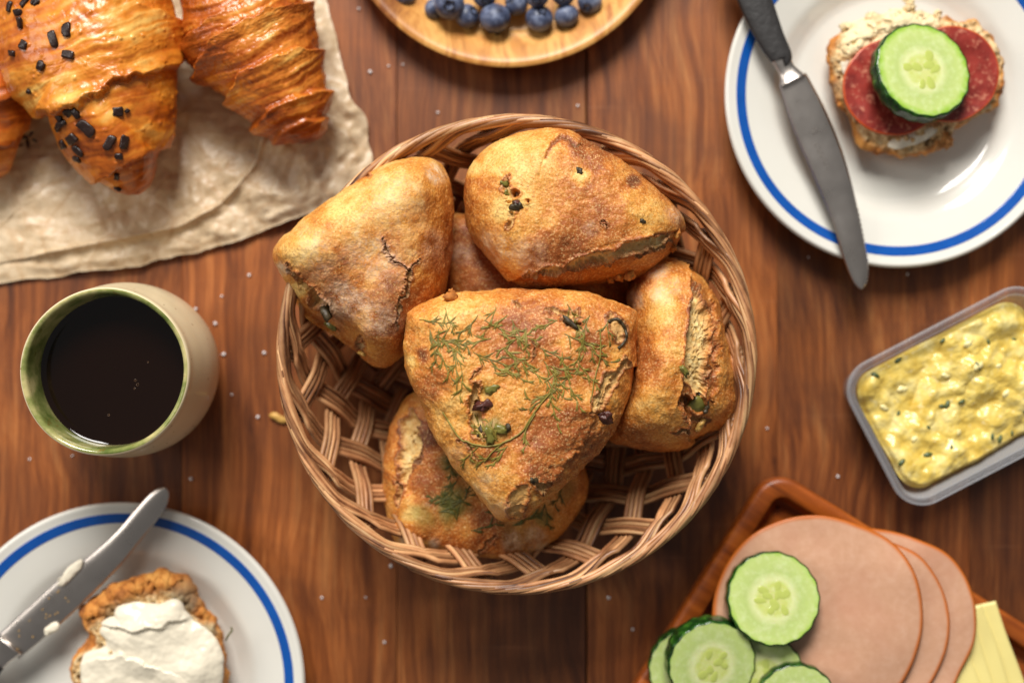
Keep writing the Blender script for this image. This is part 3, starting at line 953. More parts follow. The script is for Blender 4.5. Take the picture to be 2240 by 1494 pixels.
inset(L2, r, 'olive_piece', M['olive'], 1128, 450, 0.0026, 0.0034, 0.0016, 0.45, -0.3, 7)
inset(L2, r, 'olive_piece', M['prune'], 1130, 443, 0.0013, 0.0015, 0.0014, 0.2, -0.3, 8)
inset(L2, r, 'olive_piece', M['olive'], 1268, 375, 0.0018, 0.0013, 0.0008, 0.6, -0.3, 9)
inset(L2, r, 'olive_piece', M['olive'], 1406, 484, 0.001, 0.0015, 0.0008, 0.6, -0.3, 10)
for k, (x, y, s_) in enumerate([(1462, 560, 0.0028), (1470, 540, 0.0022), (1378, 598, 0.0032), (1355, 604, 0.0026), (1478, 512, 0.0022), (1335, 610, 0.002)]):
    inset(L2, r, 'crust_flake', M['crumb'], x, y, s_, s_ * 0.7, s_ * 0.8, 0.1, k * 0.9, 20 + k, 0.7)

# right roll lying on its side
L4 = Loaf([(1420, 584), (1450, 574), (1490, 588), (1530, 610), (1556, 650), (1578, 690), (1584, 740), (1596, 790), (1600, 850), (1597, 905), (1580, 933),
           (1545, 945), (1500, 968), (1440, 986), (1380, 984), (1335, 968), (1320, 935), (1330, 870), (1352, 800), (1370, 730), (1378, 670), (1390, 620)],
          0.048, 0.042, 0.034, center=(1470, 780), p=2.2, q=1.9, seed=3.9, tilt=(-0.06, 0))
r = roll_thing('roll lying on its side with pale torn crumb and a pickle slice', L4)
L4.noise(0.0030, 24, 3); L4.noise(0.00034, 130, 3)
L4.bump([(1430, 610), (1450, 700), (1455, 800), (1420, 900)], 38, 0.004)
L4.step([(1500, 600), (1512, 660), (1500, 720), (1498, 780), (1490, 830), (1484, 880), (1500, 930)], 0.0042, 45, side=1, jag=12, fine=5, soft=2.5, dark=0.3)
L4.step([(1560, 660), (1572, 740), (1574, 800), (1562, 880)], 0.002, 30, side=-1, soft=3, dark=0.5)
L4.recompute()
L4.cut([(1520, 640), (1532, 700), (1528, 760), (1520, 820), (1528, 862)], [10, 30, 36, 34, 18], 0.0026, crumb=1.0, pit=0.0, lip=0.0008, jag=14, holes=0.0012)
L4.cut([(1496, 868), (1504, 885), (1500, 905)], [8, 17, 10], 0.005, crumb=0.2, pit=0.85, lip=0.0008, jag=6)
L4.cut([(1528, 885)], 20, 0.0030, crumb=0.1, pit=0.6, lip=0.0012, jag=3, fine=3)
L4.cut([(1470, 935), (1520, 918), (1550, 912)], [3, 7, 4], 0.002, crumb=0.5, pit=0.5)
L4.noise(0.00016, 500, 2)
L4.paint('flour', [(1435, 600, 28, 0.9), (1445, 650, 30, 0.6), (1400, 660, 24, 0.6), (1470, 640, 20, 0.5)])
L4.paint('pale', [(1450, 680, 60, 0.7), (1470, 760, 40, 0.5), (1430, 880, 40, 0.4), (1530, 700, 40, 0.4)])
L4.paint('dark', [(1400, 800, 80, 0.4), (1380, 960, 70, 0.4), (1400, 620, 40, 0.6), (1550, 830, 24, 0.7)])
L4.finish('crust', M['crust'], r)
inset(L4, r, 'pickle_slice', M['pickle'], 1524, 886, 0.0052, 0.0056, 0.0020, 0.15, 0.2, 11, 0.12)
# dark notched skin along the right of the pickle slice
h0, n0_ = L4.hit(1528, 884)
if h0 is not None:
    a = np.linspace(-1.9, 2.0, 28)
    cpx = np.stack([1527 + 20 * np.cos(a) + 1.2 * np.sin(a * 14), 886 + 23 * np.sin(a)], 1)
    pts = [np.array(P(x, y, h0[2] + 0.0018)) for x, y in cpx[2:-8]]
    V, F, T = tube_arrays(pts, 0.0011 * (1 + 0.2 * np.sin(np.arange(len(pts)) * 2.1)), 7)
    part('pickle_skin', V, [F, T], M['olive'], r)
inset(L4, r, 'pickle_piece', M['pickle'], 1497, 812, 0.0014, 0.004, 0.0014, 0.5, 0.1, 12)
inset(L4, r, 'crust_flake', M['yellow'], 1528, 928, 0.004, 0.0016, 0.0014, 0.1, 0.3, 13)

# lower roll, dill on its crust
L5 = Loaf([(896, 868), (878, 895), (852, 955), (836, 1025), (834, 1090), (848, 1140), (872, 1184), (930, 1202), (1000, 1212), (1080, 1214), (1150, 1205),
           (1215, 1172), (1262, 1130), (1283, 1085), (1280, 1030), (1250, 985), (1180, 930), (1080, 880), (980, 850), (930, 850)],
          0.034, 0.022, 0.026, center=(1050, 1040), p=2.8, q=2.1, seed=5.2, tilt=(0, -0.02))
r = roll_thing('darker dill-strewn roll tucked under the front roll, at the bottom of the basket', L5)
L5.noise(0.0026, 24, 3); L5.noise(0.00034, 130, 3)
L5.step([(960, 880), (935, 960), (915, 1010), (905, 1060), (880, 1110)], 0.0022, 60, side=-1, soft=2.5, dark=0.4)
L5.recompute()
L5.cut([(905, 900), (900, 950), (890, 1010), (880, 1050)], [10, 22, 20, 10], 0.0028, crumb=1.0, pit=0.1, jag=12, holes=0.002)
L5.cut([(918, 985), (912, 1010)], [5, 8], 0.003, crumb=0.1, pit=0.9)
L5.cut([(862, 1050), (872, 1075), (875, 1110)], [4, 8, 5], 0.003, crumb=0.7, pit=0.5)
L5.cut([(1090, 1180), (1060, 1196)], [2, 3], 0.001, crumb=0.3, pit=0.5)
L5.noise(0.00016, 500, 2)
L5.paint('flour', [(1120, 1185, 32, 0.9), (1170, 1180, 35, 0.7), (950, 1190, 14, 0.8), (885, 1180, 15, 0.6)])
L5.paint('green', [(995, 1010, 40, 1.0), (990, 1100, 60, 1.1), (930, 1130, 40, 0.8), (1190, 1130, 30, 1.0), (1130, 1160, 60, 0.5), (1050, 1050, 70, 0.5), (1240, 1070, 30, 0.6)])
L5.paint('pale', [(900, 1125, 26, 1.0), (860, 1020, 20, 0.5)])
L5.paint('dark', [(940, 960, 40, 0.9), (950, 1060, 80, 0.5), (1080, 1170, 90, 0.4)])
L5.finish('crust', M['crust'], r)
for k, (x, y, a, l) in enumerate([(985, 985, -1.4, 70), (1000, 1050, -2.2, 60), (1010, 1010, -1.0, 60), (1020, 1100, 2.8, 80), (960, 1120, 0.3, 80), (1000, 1140, 1.9, 60),
                                  (1030, 1160, 0.2, 70), (1120, 1150, 0.5, 60), (1190, 1100, -1.2, 50), (1230, 1060, -1.8, 50), (1060, 1120, 0.2, 70)]):
    dill(L5, r, x, y, a, l, M['dilldark'], 100 + k, dens=0.8)

# roll hidden deep in the middle
L6 = Loaf([(970, 480), (1020, 470), (1100, 520), (1250, 560), (1350, 590), (1375, 640), (1340, 720), (1200, 760), (1060, 730), (985, 680), (960, 580)],
          0.030, 0.020, 0.024, NT=360, NR=70, p=2.4, q=2.0, seed=6.6)
r = roll_thing('shadowed roll at the bottom of the pile, only glimpsed between the three upper rolls', L6)
L6.noise(0.002, 30, 3); L6.recompute(); L6.noise(0.00016, 500, 2)
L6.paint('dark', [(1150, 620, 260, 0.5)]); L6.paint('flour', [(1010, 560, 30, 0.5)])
L6.finish('crust', M['crust'], r)

# front roll, the one in focus
L3 = Loaf([(886, 700), (892, 678), (930, 660), (975, 646), (1040, 640), (1110, 636), (1200, 638), (1280, 640), (1335, 655), (1376, 672), (1391, 686), (1391, 740), (1387, 800),
           (1374, 850), (1352, 900), (1332, 948), (1304, 990), (1262, 1030), (1215, 1070), (1175, 1105), (1140, 1132), (1118, 1137), (1090, 1122), (1060, 1088),
           (1020, 1040), (985, 995), (955, 950), (932, 900), (902, 850), (886, 800), (881, 750)],
          0.078, 0.026, 0.022, center=(1130, 820), NT=640, NR=150, p=3.6, q=2.5, seed=7.7, tilt=(0, 0.02))
r = roll_thing('large triangular roll covered with dill, in focus at the front of the basket', L3)
front = r
L3.noise(0.0024, 24, 3); L3.noise(0.00040, 120, 4)
L3.bump([(1000, 830), (1060, 1000), (1120, 1090)], 50, 0.002)
L3.bump([(1050, 870), (1045, 930)], 26, -0.003)
L3.bump([(1240, 900), (1180, 1040)], 70, 0.0016)
L3.step([(1392, 800), (1352, 800), (1325, 850), (1300, 900), (1290, 960), (1230, 1010), (1180, 1060)], 0.0018, 60, side=1, jag=14, fine=6, soft=3, dark=0.35)
L3.recompute()
L3.cut([(1362, 790), (1340, 820), (1322, 850), (1305, 880), (1290, 905)], [8, 16, 14, 10, 4], 0.0018, crumb=0.85, pit=0.0, jag=12, holes=0.001)
L3.cut([(1040, 845), (1035, 880), (1045, 915), (1050, 945)], [10, 14, 15, 13], 0.0028, crumb=0.85, pit=0.2, jag=8, holes=0.0006)
L3.cut([(1043, 890)], 7, 0.0035, crumb=0.0, pit=1.1, jag=2)
L3.cut([(1195, 680), (1230, 682), (1262, 690)], [3, 6, 7], 0.0018, crumb=0.7, pit=0.1, jag=6)
L3.cut([(1228, 700), (1248, 710), (1266, 706)], [3, 7, 3], 0.0030, crumb=0.2, pit=1.0, jag=3)
L3.cut([(1120, 660), (1135, 668)], [3, 4], 0.0014, crumb=0.4, pit=0.3, jag=3)
L3.cut([(1140, 1060), (1128, 1085), (1130, 1112)], [10, 14, 17], 0.0016, crumb=0.45, pit=0.0, jag=5, holes=0.0003)
L3.cut([(1160, 1045), (1175, 1060), (1200, 1050)], [4, 9, 4], 0.0022, crumb=0.6, pit=0.4, jag=5)
L3.cut([(1010, 960), (1035, 985), (1050, 1000)], [2, 4, 2], 0.0012, crumb=0.6, jag=5)
L3.cut([(1160, 740), (1172, 755), (1165, 780)], [1, 2.5, 1], 0.001, crumb=0.8, jag=4)
L3.cut([(1050, 800), (1030, 830)], [1.5, 3], 0.001, crumb=0.6, jag=4)
L3.cut([(1350, 740), (1340, 705), (1358, 720)], [10, 16, 13], 0.0010, crumb=0.55, pit=0.0, jag=4, holes=0.0006)
n_ = fbm(L3.base * 210, 3)
rb = sst(60, 20, seg_dist(L3.px, np.array([(1340, 930), (1290, 990), (1200, 1070)], float))[0])
L3.D += rb * n_ * 0.0012 * L3.top
L3.noise(0.00020, 420, 3)
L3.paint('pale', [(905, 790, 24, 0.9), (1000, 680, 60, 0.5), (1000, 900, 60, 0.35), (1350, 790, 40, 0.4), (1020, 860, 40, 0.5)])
L3.paint('flour', [(1070, 1050, 40, 0.35), (1100, 1100, 30, 0.4), (1000, 1000, 30, 0.3)])
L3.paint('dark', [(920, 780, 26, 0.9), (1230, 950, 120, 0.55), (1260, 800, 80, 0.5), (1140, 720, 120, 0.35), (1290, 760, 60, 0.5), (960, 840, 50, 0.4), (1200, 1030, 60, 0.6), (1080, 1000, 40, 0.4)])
L3.paint('green', [(1078, 944, 36, 0.9), (1066, 852, 18, 0.8), (1085, 930, 24, 0.9)])
L3.bump([(1060, 945), (1100, 935)], 20, 0.0022)
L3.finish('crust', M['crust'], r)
SPR = [(1290, 690, -2.0, 50), (1265, 745, -0.4, 60), (1130, 740, -2.4, 50), (940, 720, -1.2, 50), (1220, 700, -2.6, 50), (1080, 815, -0.2, 50), (1250, 815, -2.2, 50), (1100, 760, -0.7, 80), (1140, 800, -0.4, 70), (1195, 830, -0.8, 60), (1230, 770, -1.6, 60), (1110, 690, -2.4, 50), (1290, 760, -0.9, 60), (1020, 740, -2.6, 40), (1075, 740, -2.9, 60), (918, 700, -0.1, 60), (975, 675, -1.4, 50), (985, 715, -2.2, 60), (955, 745, 0.1, 75), (965, 775, -1.2, 60), (960, 735, -0.7, 70), (1045, 690, -2.0, 60), (1085, 672, -1.8, 65),
       (1060, 700, -0.6, 80), (1120, 700, -1.2, 60), (1090, 730, -0.2, 90), (1150, 715, -1.5, 70), (1035, 770, -0.5, 120), (1075, 800, -0.45, 90), (1010, 810, -1.4, 60),
       (1180, 760, -0.4, 60), (1190, 790, -0.9, 80), (1215, 810, -1.8, 70), (1240, 665, -0.9, 70), (1262, 700, -1.3, 80), (1280, 720, -1.6, 90), (1235, 730, -0.5, 80), (1200, 800, -0.2, 80),
       (1245, 840, -1.2, 60), (1205, 855, -2.2, 70), (1202, 862, -1.3, 70), (1205, 868, -2.9, 50), (1330, 700, -1.8, 50), (1262, 790, -1.0, 70), (1000, 760, -1.8, 70), 
       (960, 720, -1.5, 80)]
for k, (x, y, a, l) in enumerate(SPR):
    dill(L3, r, x, y, a, l, M['dill' if k % 3 else 'dillmid'], 10 + k, dens=0.62 if k > 7 else 0.8)
# long bare stalks that curl over the lower half
def stalk(loaf, parent, pts, w=0.0004, mat='dill'):
    pp = []; nr = []
    for x, y in catmull(pts, 8, closed=False):
        h, nn = loaf.hit(x, y)
        if h is not None: pp.append(np.array(h) + np.array(nn) * 0.0005); nr.append(np.array(nn))
    if len(pp) > 4:
        V, F, T = tube_arrays(pp, w, 6); part('dill_stalk', V, [F, T], M[mat], parent)
stalk(L3, r, [(1205, 858), (1170, 900), (1140, 945), (1100, 968), (1060, 975), (1010, 960), (985, 925), (970, 900)])
stalk(L3, r, [(1170, 905), (1150, 940), (1145, 970)])
stalk(L3, r, [(1312, 720), (1312, 780), (1300, 830), (1292, 880)], 0.0003)
stalk(L3, r, [(1100, 968), (1075, 990), (1060, 1010)], 0.0003)
for k, (x, y, a, l) in enumerate([(1090, 965, 2.6, 60), (1085, 960, 2.0, 45), (1050, 975, -2.6, 50), (1060, 965, 2.4, 40), (1110, 975, -2.2, 55), (1150, 940, -1.6, 40), (1075, 1000, -2.6, 40)]):
    dill(L3, r, x, y, a, l, M['dill'], 60 + k, dens=0.8)
inset(L3, r, 'olive_piece', M['prune'], 1057, 886, 0.0034, 0.0022, 0.0016, 0.3, 0.2, 31, 1.1, 0.6)
inset(L3, r, 'pickle_piece', M['pickle'], 1077, 852, 0.0020, 0.0034, 0.0010, 0.7, -0.4, 32)
inset(L3, r, 'pickle_piece', M['pickle'], 1072, 948, 0.0050, 0.0022, 0.0012, 0.75, 0.2, 33, 0.7)
inset(L3, r, 'pickle_piece', M['pickle'], 1096, 940, 0.0034, 0.0020, 0.0011, 0.7, -0.4, 43, 0.7)
inset(L3, r, 'olive_piece', M['olive'], 1052, 938, 0.0020, 0.0012, 0.0010, 0.6, 0.9, 44, 0.7)
L3_dark = [(1112, 935, 0.0022), (1046, 952, 0.0014)]
for k, (x, y, s_) in enumerate(L3_dark): inset(L3, r, 'olive_piece', M['olive'], x, y, s_, s_ * 0.5, s_ * 0.5, 0.5, 0.3 + k, 45 + k, 0.7)
inset(L3, r, 'olive_piece', M['prune'], 1324, 908, 0.0034, 0.0042, 0.0016, 0.35, 0.4, 34, 1.1, 0.6)
inset(L3, r, 'olive_piece', M['olive'], 1245, 703, 0.0048, 0.0012, 0.0014, 0.6, -0.3, 35)
inset(L3, r, 'olive_piece', M['olive'], 1168, 1050, 0.0014, 0.0022, 0.0012, 0.5, -0.3, 36)
inset(L3, r, 'crust_flake', M['crumb'], 985, 655, 0.0030, 0.0022, 0.0022, 0.0, 0.3, 37, 0.6)
inset(L3, r, 'crust_flake', M['crumb'], 990, 642, 0.0016, 0.0014, 0.0016, 0.0, 0.3, 38, 0.6)
pp = []
for x, y in catmull([(1330, 704), (1350, 698), (1364, 712), (1370, 735), (1362, 752), (1352, 762)], 5, closed=False):
    h, nn = L3.hit(x, y)
    if h is not None: pp.append(np.array(h) + np.array(nn) * 0.0002)
V, F, T = tube_arrays(pp, 0.0008, 6); part('olive_rim', V, [F, T], M['olive'], r)

# ------------------------------------------------------------------ baking paper
def paper():
    W = catmull([(-260, -160), (300, -180), (690, -160), (705, -60), (716, 10), (735, 80), (752, 150), (768, 215), (800, 255), (806, 310), (812, 362), (775, 405),
                 (730, 445), (660, 475), (590, 502), (500, 532), (430, 552), (350, 568), (290, 586), (200, 592), (120, 606), (60, 610), (0, 620), (-140, 636), (-260, 640)], 10)
    W = Parr(W, 0.004)
    # grid clipped smoothly: polar map around a centre keeps the edge exact
    c = Parr([(260, 260)], 0.004)[0]
    d = W - c; ang = np.arctan2(d[:, 1], d[:, 0]); R0 = np.linalg.norm(d, axis=1)
    i = np.argsort(ang); ang, R0 = ang[i], R0[i]
    NTh, NRr = 760, 240
    th = np.linspace(-PI, PI, NTh, endpoint=False)
    R = np.interp(th, np.r_[ang - 2 * PI, ang, ang + 2 * PI], np.r_[R0, R0, R0])
    R *= 1 + 0.012 * pn(np.stack([np.cos(th) * 9, np.sin(th) * 9, th * 0], 1)) + 0.004 * pn(np.stack([np.cos(th) * 30, np.sin(th) * 30, th * 0], 1))
    rr = np.linspace(0.004, 1, NRr)
    X = c[0] + rr[:, None] * (R * np.cos(th))[None]; Y = c[1] + rr[:, None] * (R * np.sin(th))[None]
    q = np.stack([X.ravel(), Y.ravel()], 1)
    px = to_px(np.c_[q, np.full(len(q), 0.004)])
    w = np.stack([pn(P3(q, 14, 1)), pn(P3(q, 14, 2))], 1) * 0.014
    qq = q + w
    f1, f2 = vor(P3(qq, 46, 0.3)); g1, g2 = vor(P3(qq, 105, 4.3)); k1, k2 = vor(P3(qq, 230, 8.3))
    amt = 0.45 + 0.55 * sst(380, 640, px[:, 0] * 0.55 + px[:, 1] * 0.75) + 0.3 * sst(520, 700, px[:, 0])
    h = 0.0006 * g1 * amt
    h += 0.0020 * (fbm(P3(q, 11, 5), 2) + 0.6)
    rp = random.Random(12)
    wq = q + np.stack([pn(P3(q, 20, 31)), pn(P3(q, 20, 32))], 1) * 0.003
    for k in range(44):
        a_ = rp.uniform(0, PI); lam = rp.choice([0.006, 0.008, 0.011, 0.015, 0.020, 0.030, 0.045])
        tt_ = (wq[:, 0] * math.cos(a_) + wq[:, 1] * math.sin(a_)) / lam + rp.random()
        tri = np.abs(tt_ - np.floor(tt_) - 0.5)
        mk = sst(-0.05, 0.35, pn(P3(q, 12 + 0.25 / lam, 40 + k)))
        h += amt * mk * tri * lam * 0.11
    # the fold that runs from the plain croissant down to the left
    fl = Parr([(588, 300), (560, 370), (520, 420), (470, 465), (400, 500), (260, 530), (90, 560)], 0.004)
    d, _, sg, _ = seg_dist(q, fl)
    h += 0.0022 * np.exp(-(d / 0.002) ** 2) + 0.0028 * sst(-0.001, 0.001, d * sg * -1) * np.exp(-d / 0.02)
    rho = np.repeat(rr, NTh)
    h = h - h.min() + 0.0008
    h *= 0.55 + 0.45 * sst(1.0, 0.93, rho)
    h += 0.0015 * sst(0.93, 1.0, rho) * (0.6 + pn(P3(q, 26, 3)))* 1.0 * sst(0, 300, px[:, 0])
    h = np.maximum(h, 0.0006)
    e = (f2 - f1)
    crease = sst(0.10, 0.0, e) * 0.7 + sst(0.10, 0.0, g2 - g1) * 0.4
    V = np.c_[q, h]
    a = np.arange(NRr - 1)[:, None] * NTh; j = np.arange(NTh)[None]; j2 = (j + 1) % NTh
    F = np.stack([a + j, a + NTh + j, a + NTh + j2, a + j2], 2).reshape(-1, 4)
    V = np.r_[V, [[c[0], c[1], V[:NTh, 2].mean()]]]
    jj = np.arange(NTh); T = np.stack([np.full(NTh, len(V) - 1), jj, (jj + 1) % NTh], 1)
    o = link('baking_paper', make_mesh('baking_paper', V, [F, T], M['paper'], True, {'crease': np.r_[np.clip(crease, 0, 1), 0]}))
    tag(o, 'crumpled beige baking paper spread under the croissants', 'baking paper')
paper()

# ------------------------------------------------------------------ croissants
CK = ('dark', 'pale', 'streak')
def streaks(loaf, axis, freq, curve=0.0, seed=0.0, amp=0.0005, center=(0, 0)):
    ax = np.array(axis, float); ax /= np.linalg.norm(ax); pe = np.array([-ax[1], ax[0]])
    q = loaf.px - np.array(center)
    t = q @ ax; s_ = q @ pe
    t = t + curve * (s_ / 100.0) ** 2 * 100 + 14 * pn(P3(loaf.px, 0.010, seed)) + 5 * pn(P3(loaf.px, 0.035, seed))
    n = pn(np.stack([t * freq, s_ * 0.006, np.full(len(t), seed)], 1)) + 0.5 * pn(np.stack([t * freq * 2.3, s_ * 0.01, np.full(len(t), seed + 3)], 1))
    loaf.A['streak'] = 0.5 + 0.6 * n
    n3 = pn(np.stack([t * freq * 0.55, s_ * 0.005, np.full(len(t), seed + 6)], 1))
    loaf.D += (amp * 0.45 * n + amp * 1.6 * n3) * loaf.top
    return t, s_

K1 = Loaf([(8, -10), (4, 60), (14, 130), (42, 196), (84, 236), (114, 262), (124, 300), (148, 348), (188, 384), (240, 416), (275, 430), (305, 428), (332, 408), (343, 380), (346, 342), (368, 312),
           (381, 250), (385, 150), (380, 70), (366, -10), (330, -70), (240, -100), (120, -100), (40, -70)],
          0.032, 0.036, 0.026, center=(215, 150), NT=560, NR=140, p=2.3, q=1.9, seed=11.0)
k1 = thing('chocolate_croissant', 'golden croissant studded with dark chocolate pieces on the baking paper', 'croissant', (K1.c[0], K1.c[1], 0.004), 'croissants on the baking paper')
K1.noise(0.0022, 22, 2); K1.noise(0.0002, 120, 2)
K1.step([(60, 250), (130, 245), (190, 225), (240, 190), (300, 165), (345, 148), (400, 140)], 0.0058, 90, side=-1, jag=14, fine=5, soft=9, dark=0.5)
K1.step([(190, 410), (235, 385), (280, 352), (330, 330), (380, 320)], 0.0035, 60, side=-1, jag=6, soft=4, dark=0.4)
K1.step([(180, -40), (240, -10), (300, 10), (350, 30), (395, 60)], 0.0045, 70, side=1, jag=6, soft=4, dark=0.3)
K1.bump([(160, 195), (260, 150), (350, 110)], 26, -0.0018)
t_, s_ = streaks(K1, (0.32, 0.95), 0.07, 0.0, 2.0, 0.00014, (200, 200))
K1.recompute()
f1, f2 = vor(K1.base * 210); K1.D += 0.0006 * sst(0.35, 0.05, f1) * sst(0.0, 0.25, pn(P3(K1.px, 0.02, 4)) + 0.25) * K1.top
K1.paint('pale', [(150, 200, 60, 0.8), (280, 30, 90, 0.7), (90, 210, 40, 0.8), (230, 245, 50, 0.6), (320, 150, 40, 0.5), (200, 60, 120, 0.2)])
K1.paint('dark', [(240, 330, 90, 0.6), (300, 400, 70, 0.7), (360, 250, 40, 0.6), (30, 120, 40, 0.5), (200, 270, 40, 0.4)])
K1.finish('pastry', M['choc_croissant'], k1, CK)
chips = [(22, 15, 11, 7), (55, 5, 14, 6), (75, 2, 9, 5), (40, 28, 7, 10), (44, 50, 11, 8), (145, 67, 14, 9), (116, 86, 16, 8), (52, 100, 9, 9), (27, 117, 6, 9), (90, 145, 8, 11),
         (130, 258, 9, 8), (150, 245, 10, 9), (166, 248, 11, 8), (137, 270, 6, 12), (188, 280, 18, 12), (128, 278, 7, 12), (157, 305, 10, 16), (172, 330, 14, 8), (137, 316, 9, 10), (258, 245, 9, 11),
         (240, 312, 16, 8), (272, 312, 13, 9), (260, 342, 8, 6), (169, 348, 9, 7), (258, 412, 8, 8), (256, 386, 5, 8), (80, 4, 8, 8), (64, 200, 5, 5), (150, 120, 8, 12), (278, 243, 5, 4)]
for k, (x, y, a, b) in enumerate(chips):
    inset(K1, k1, 'chocolate_chip', M['choc'], x, y, a / 4000, b / 4000, 0.0011, 0.2, rnd.uniform(-.5, .5), 40 + k, 0.3, boxy=0.45)

K2 = Loaf([(385, -60), (396, 20), (404, 100), (430, 150), (470, 185), (515, 222), (548, 256), (572, 282), (605, 300), (650, 310), (680, 309), (700, 296), (706, 262), (714, 225), (712, 180), (700, 130),
           (688, 80), (672, 30), (655, -20), (630, -80), (560, -110), (450, -100)],
          0.026, 0.034, 0.022, center=(565, 110), NT=560, NR=140, p=2.1, q=1.9, seed=12.0)
k2 = thing('butter_croissant', 'plain glossy ridged croissant, right of the chocolate one on the baking paper', 'croissant', (K2.c[0], K2.c[1], 0.004), 'croissants on the baking paper')
K2.noise(0.0018, 28, 3)
for (pl, h) in [([(395, 110), (440, 60), (500, 10), (560, -30)], 0.004), ([(430, 170), (450, 110), (520, 55), (600, 20), (690, 5)], 0.0055),
                ([(500, 220), (525, 165), (590, 125), (640, 110), (720, 115)], 0.0042), ([(555, 275), (590, 230), (650, 205), (725, 195)], 0.0038), ([(590, 310), (620, 272), (665, 258), (720, 255)], 0.0028)]:
    K2.step(pl, h, 50, side=1, jag=8, fine=4, soft=3.5, dark=0.55)
streaks(K2, (0.42, 0.9), 0.085, 0.10, 5.0, 0.00065, (565, 110))
K2.recompute(); K2.noise(0.00025, 400, 2)
K2.paint('dark', [(440, 120, 80, 0.6), (600, 270, 60, 0.5), (660, 300, 40, 0.7), (700, 230, 30, 0.4), (420, 20, 60, 0.5)])
K2.paint('pale', [(560, 40, 60, 0.5), (640, 130, 50, 0.4), (660, 215, 40, 0.4)])
K2.finish('pastry', M['croissant'], k2, CK)

K3 = Loaf([(-150, 60), (-90, -30), (-30, -20), (8, 40), (20, 110), (48, 170), (66, 225), (62, 270), (40, 310), (22, 352), (2, 382), (-50, 392), (-110, 350), (-150, 220)],
          0.020, 0.022, 0.016, NT=360, NR=80, p=2.1, q=1.9, seed=13.0)
k3 = thing('butter_croissant', 'dark brown croissant cut off by the left edge, behind the chocolate croissant', 'croissant', (K3.c[0], K3.c[1], 0.004), 'croissants on the baking paper')
K3.noise(0.002, 28, 3)
K3.step([(-100, 200), (-20, 230), (80, 200)], 0.004, 50, side=-1, soft=3); K3.step([(-100, 320), (0, 320), (60, 280)], 0.003, 50, side=-1, soft=3)
streaks(K3, (0.2, 0.98), 0.09, 0, 8.0, 0.0005); K3.recompute()
K3.paint('dark', [(20, 200, 150, 0.5)])
K3.finish('pastry', M['croissant'], k3, CK)

for k, (x, y, s_) in enumerate([(52, 300, 1.0), (68, 294, 0.8), (60, 314, 1.1), (76, 308, 0.7), (46, 318, 0.6)]):
    me = blob_mesh('chocolate_flake', M['choc'], 0.0026 * s_, 0.001 * s_, 0.0008, 70 + k, 0.3)
    o = link('chocolate_flake', me, None, P(x, y, 0.0105), (0, 0, k * 0.9))
    tag(o, 'dark chocolate flake on the paper, ' + ['leftmost bar of the small cluster', 'top right of the small cluster', 'longest one in the small cluster', 'rightmost bar of the small cluster', 'lowest left of the small cluster'][k], 'chocolate flake', 'chocolate flakes fallen on the paper')

# ------------------------------------------------------------------ plates with a blue ring
def plate(px, py, Rpx, ring_o, ring_i, label):
    z = 0.020; k = (H - z) / H / S
    R = Rpx * k; c = P(px, py, z)
    t = thing('dinner_plate', label, 'plate', (c[0], c[1], 0.0), 'white plates with a blue ring')
    ro, ri = ring_o * k, ring_i * k
    f = R / 0.0918
    prof = smooth_prof([(0.0005, .0065), (.030 * f, .0065), (.050 * f, .0066), (.056 * f, .0074), (.061 * f, .0100), (.066 * f, .0129), (.071 * f, .0145), (.080 * f, .0168), (.088 * f, .0190),
                        (R - .0012, .0197), (R, .0188), (R - .0008, .0176), (.080 * f, .0132), (.066 * f, .0085), (.056 * f, .003), (.054 * f, .0), (.051 * f, .0), (.050 * f, .003), (0.0005, .0032)], 8)
    V, F = lathe(prof, 200)
    link('plate_body', make_mesh('plate_body', V, F, M['plate']), t)
    # the blue band follows the glaze, a hair proud
    up = prof[: int(np.argmax(prof[:, 0]))]
    rs = np.r_[ri - 0.0002, np.linspace(ri, ro, 14), ro + 0.0002]; zs = np.interp(rs, up[:, 0], up[:, 1]) + 0.00016
    zs[0] -= 0.0003; zs[-1] -= 0.0003
    V, F = lathe(np.c_[rs, zs], 200)
    V[:, :2] *= (1 + 0.0012 * np.sin(np.arctan2(V[:, 1], V[:, 0]) * 5 + 1))[:, None]
    link('blue_ring', make_mesh('blue_ring', V, F, M['blue']), t)
    return t
plate(1967, 205, 379, 355, 334, 'cream plate with a blue ring holding the salami and cucumber roll')
plate(264, 1501, 400, 377, 356, 'cream plate with a blue ring holding the buttered roll half')

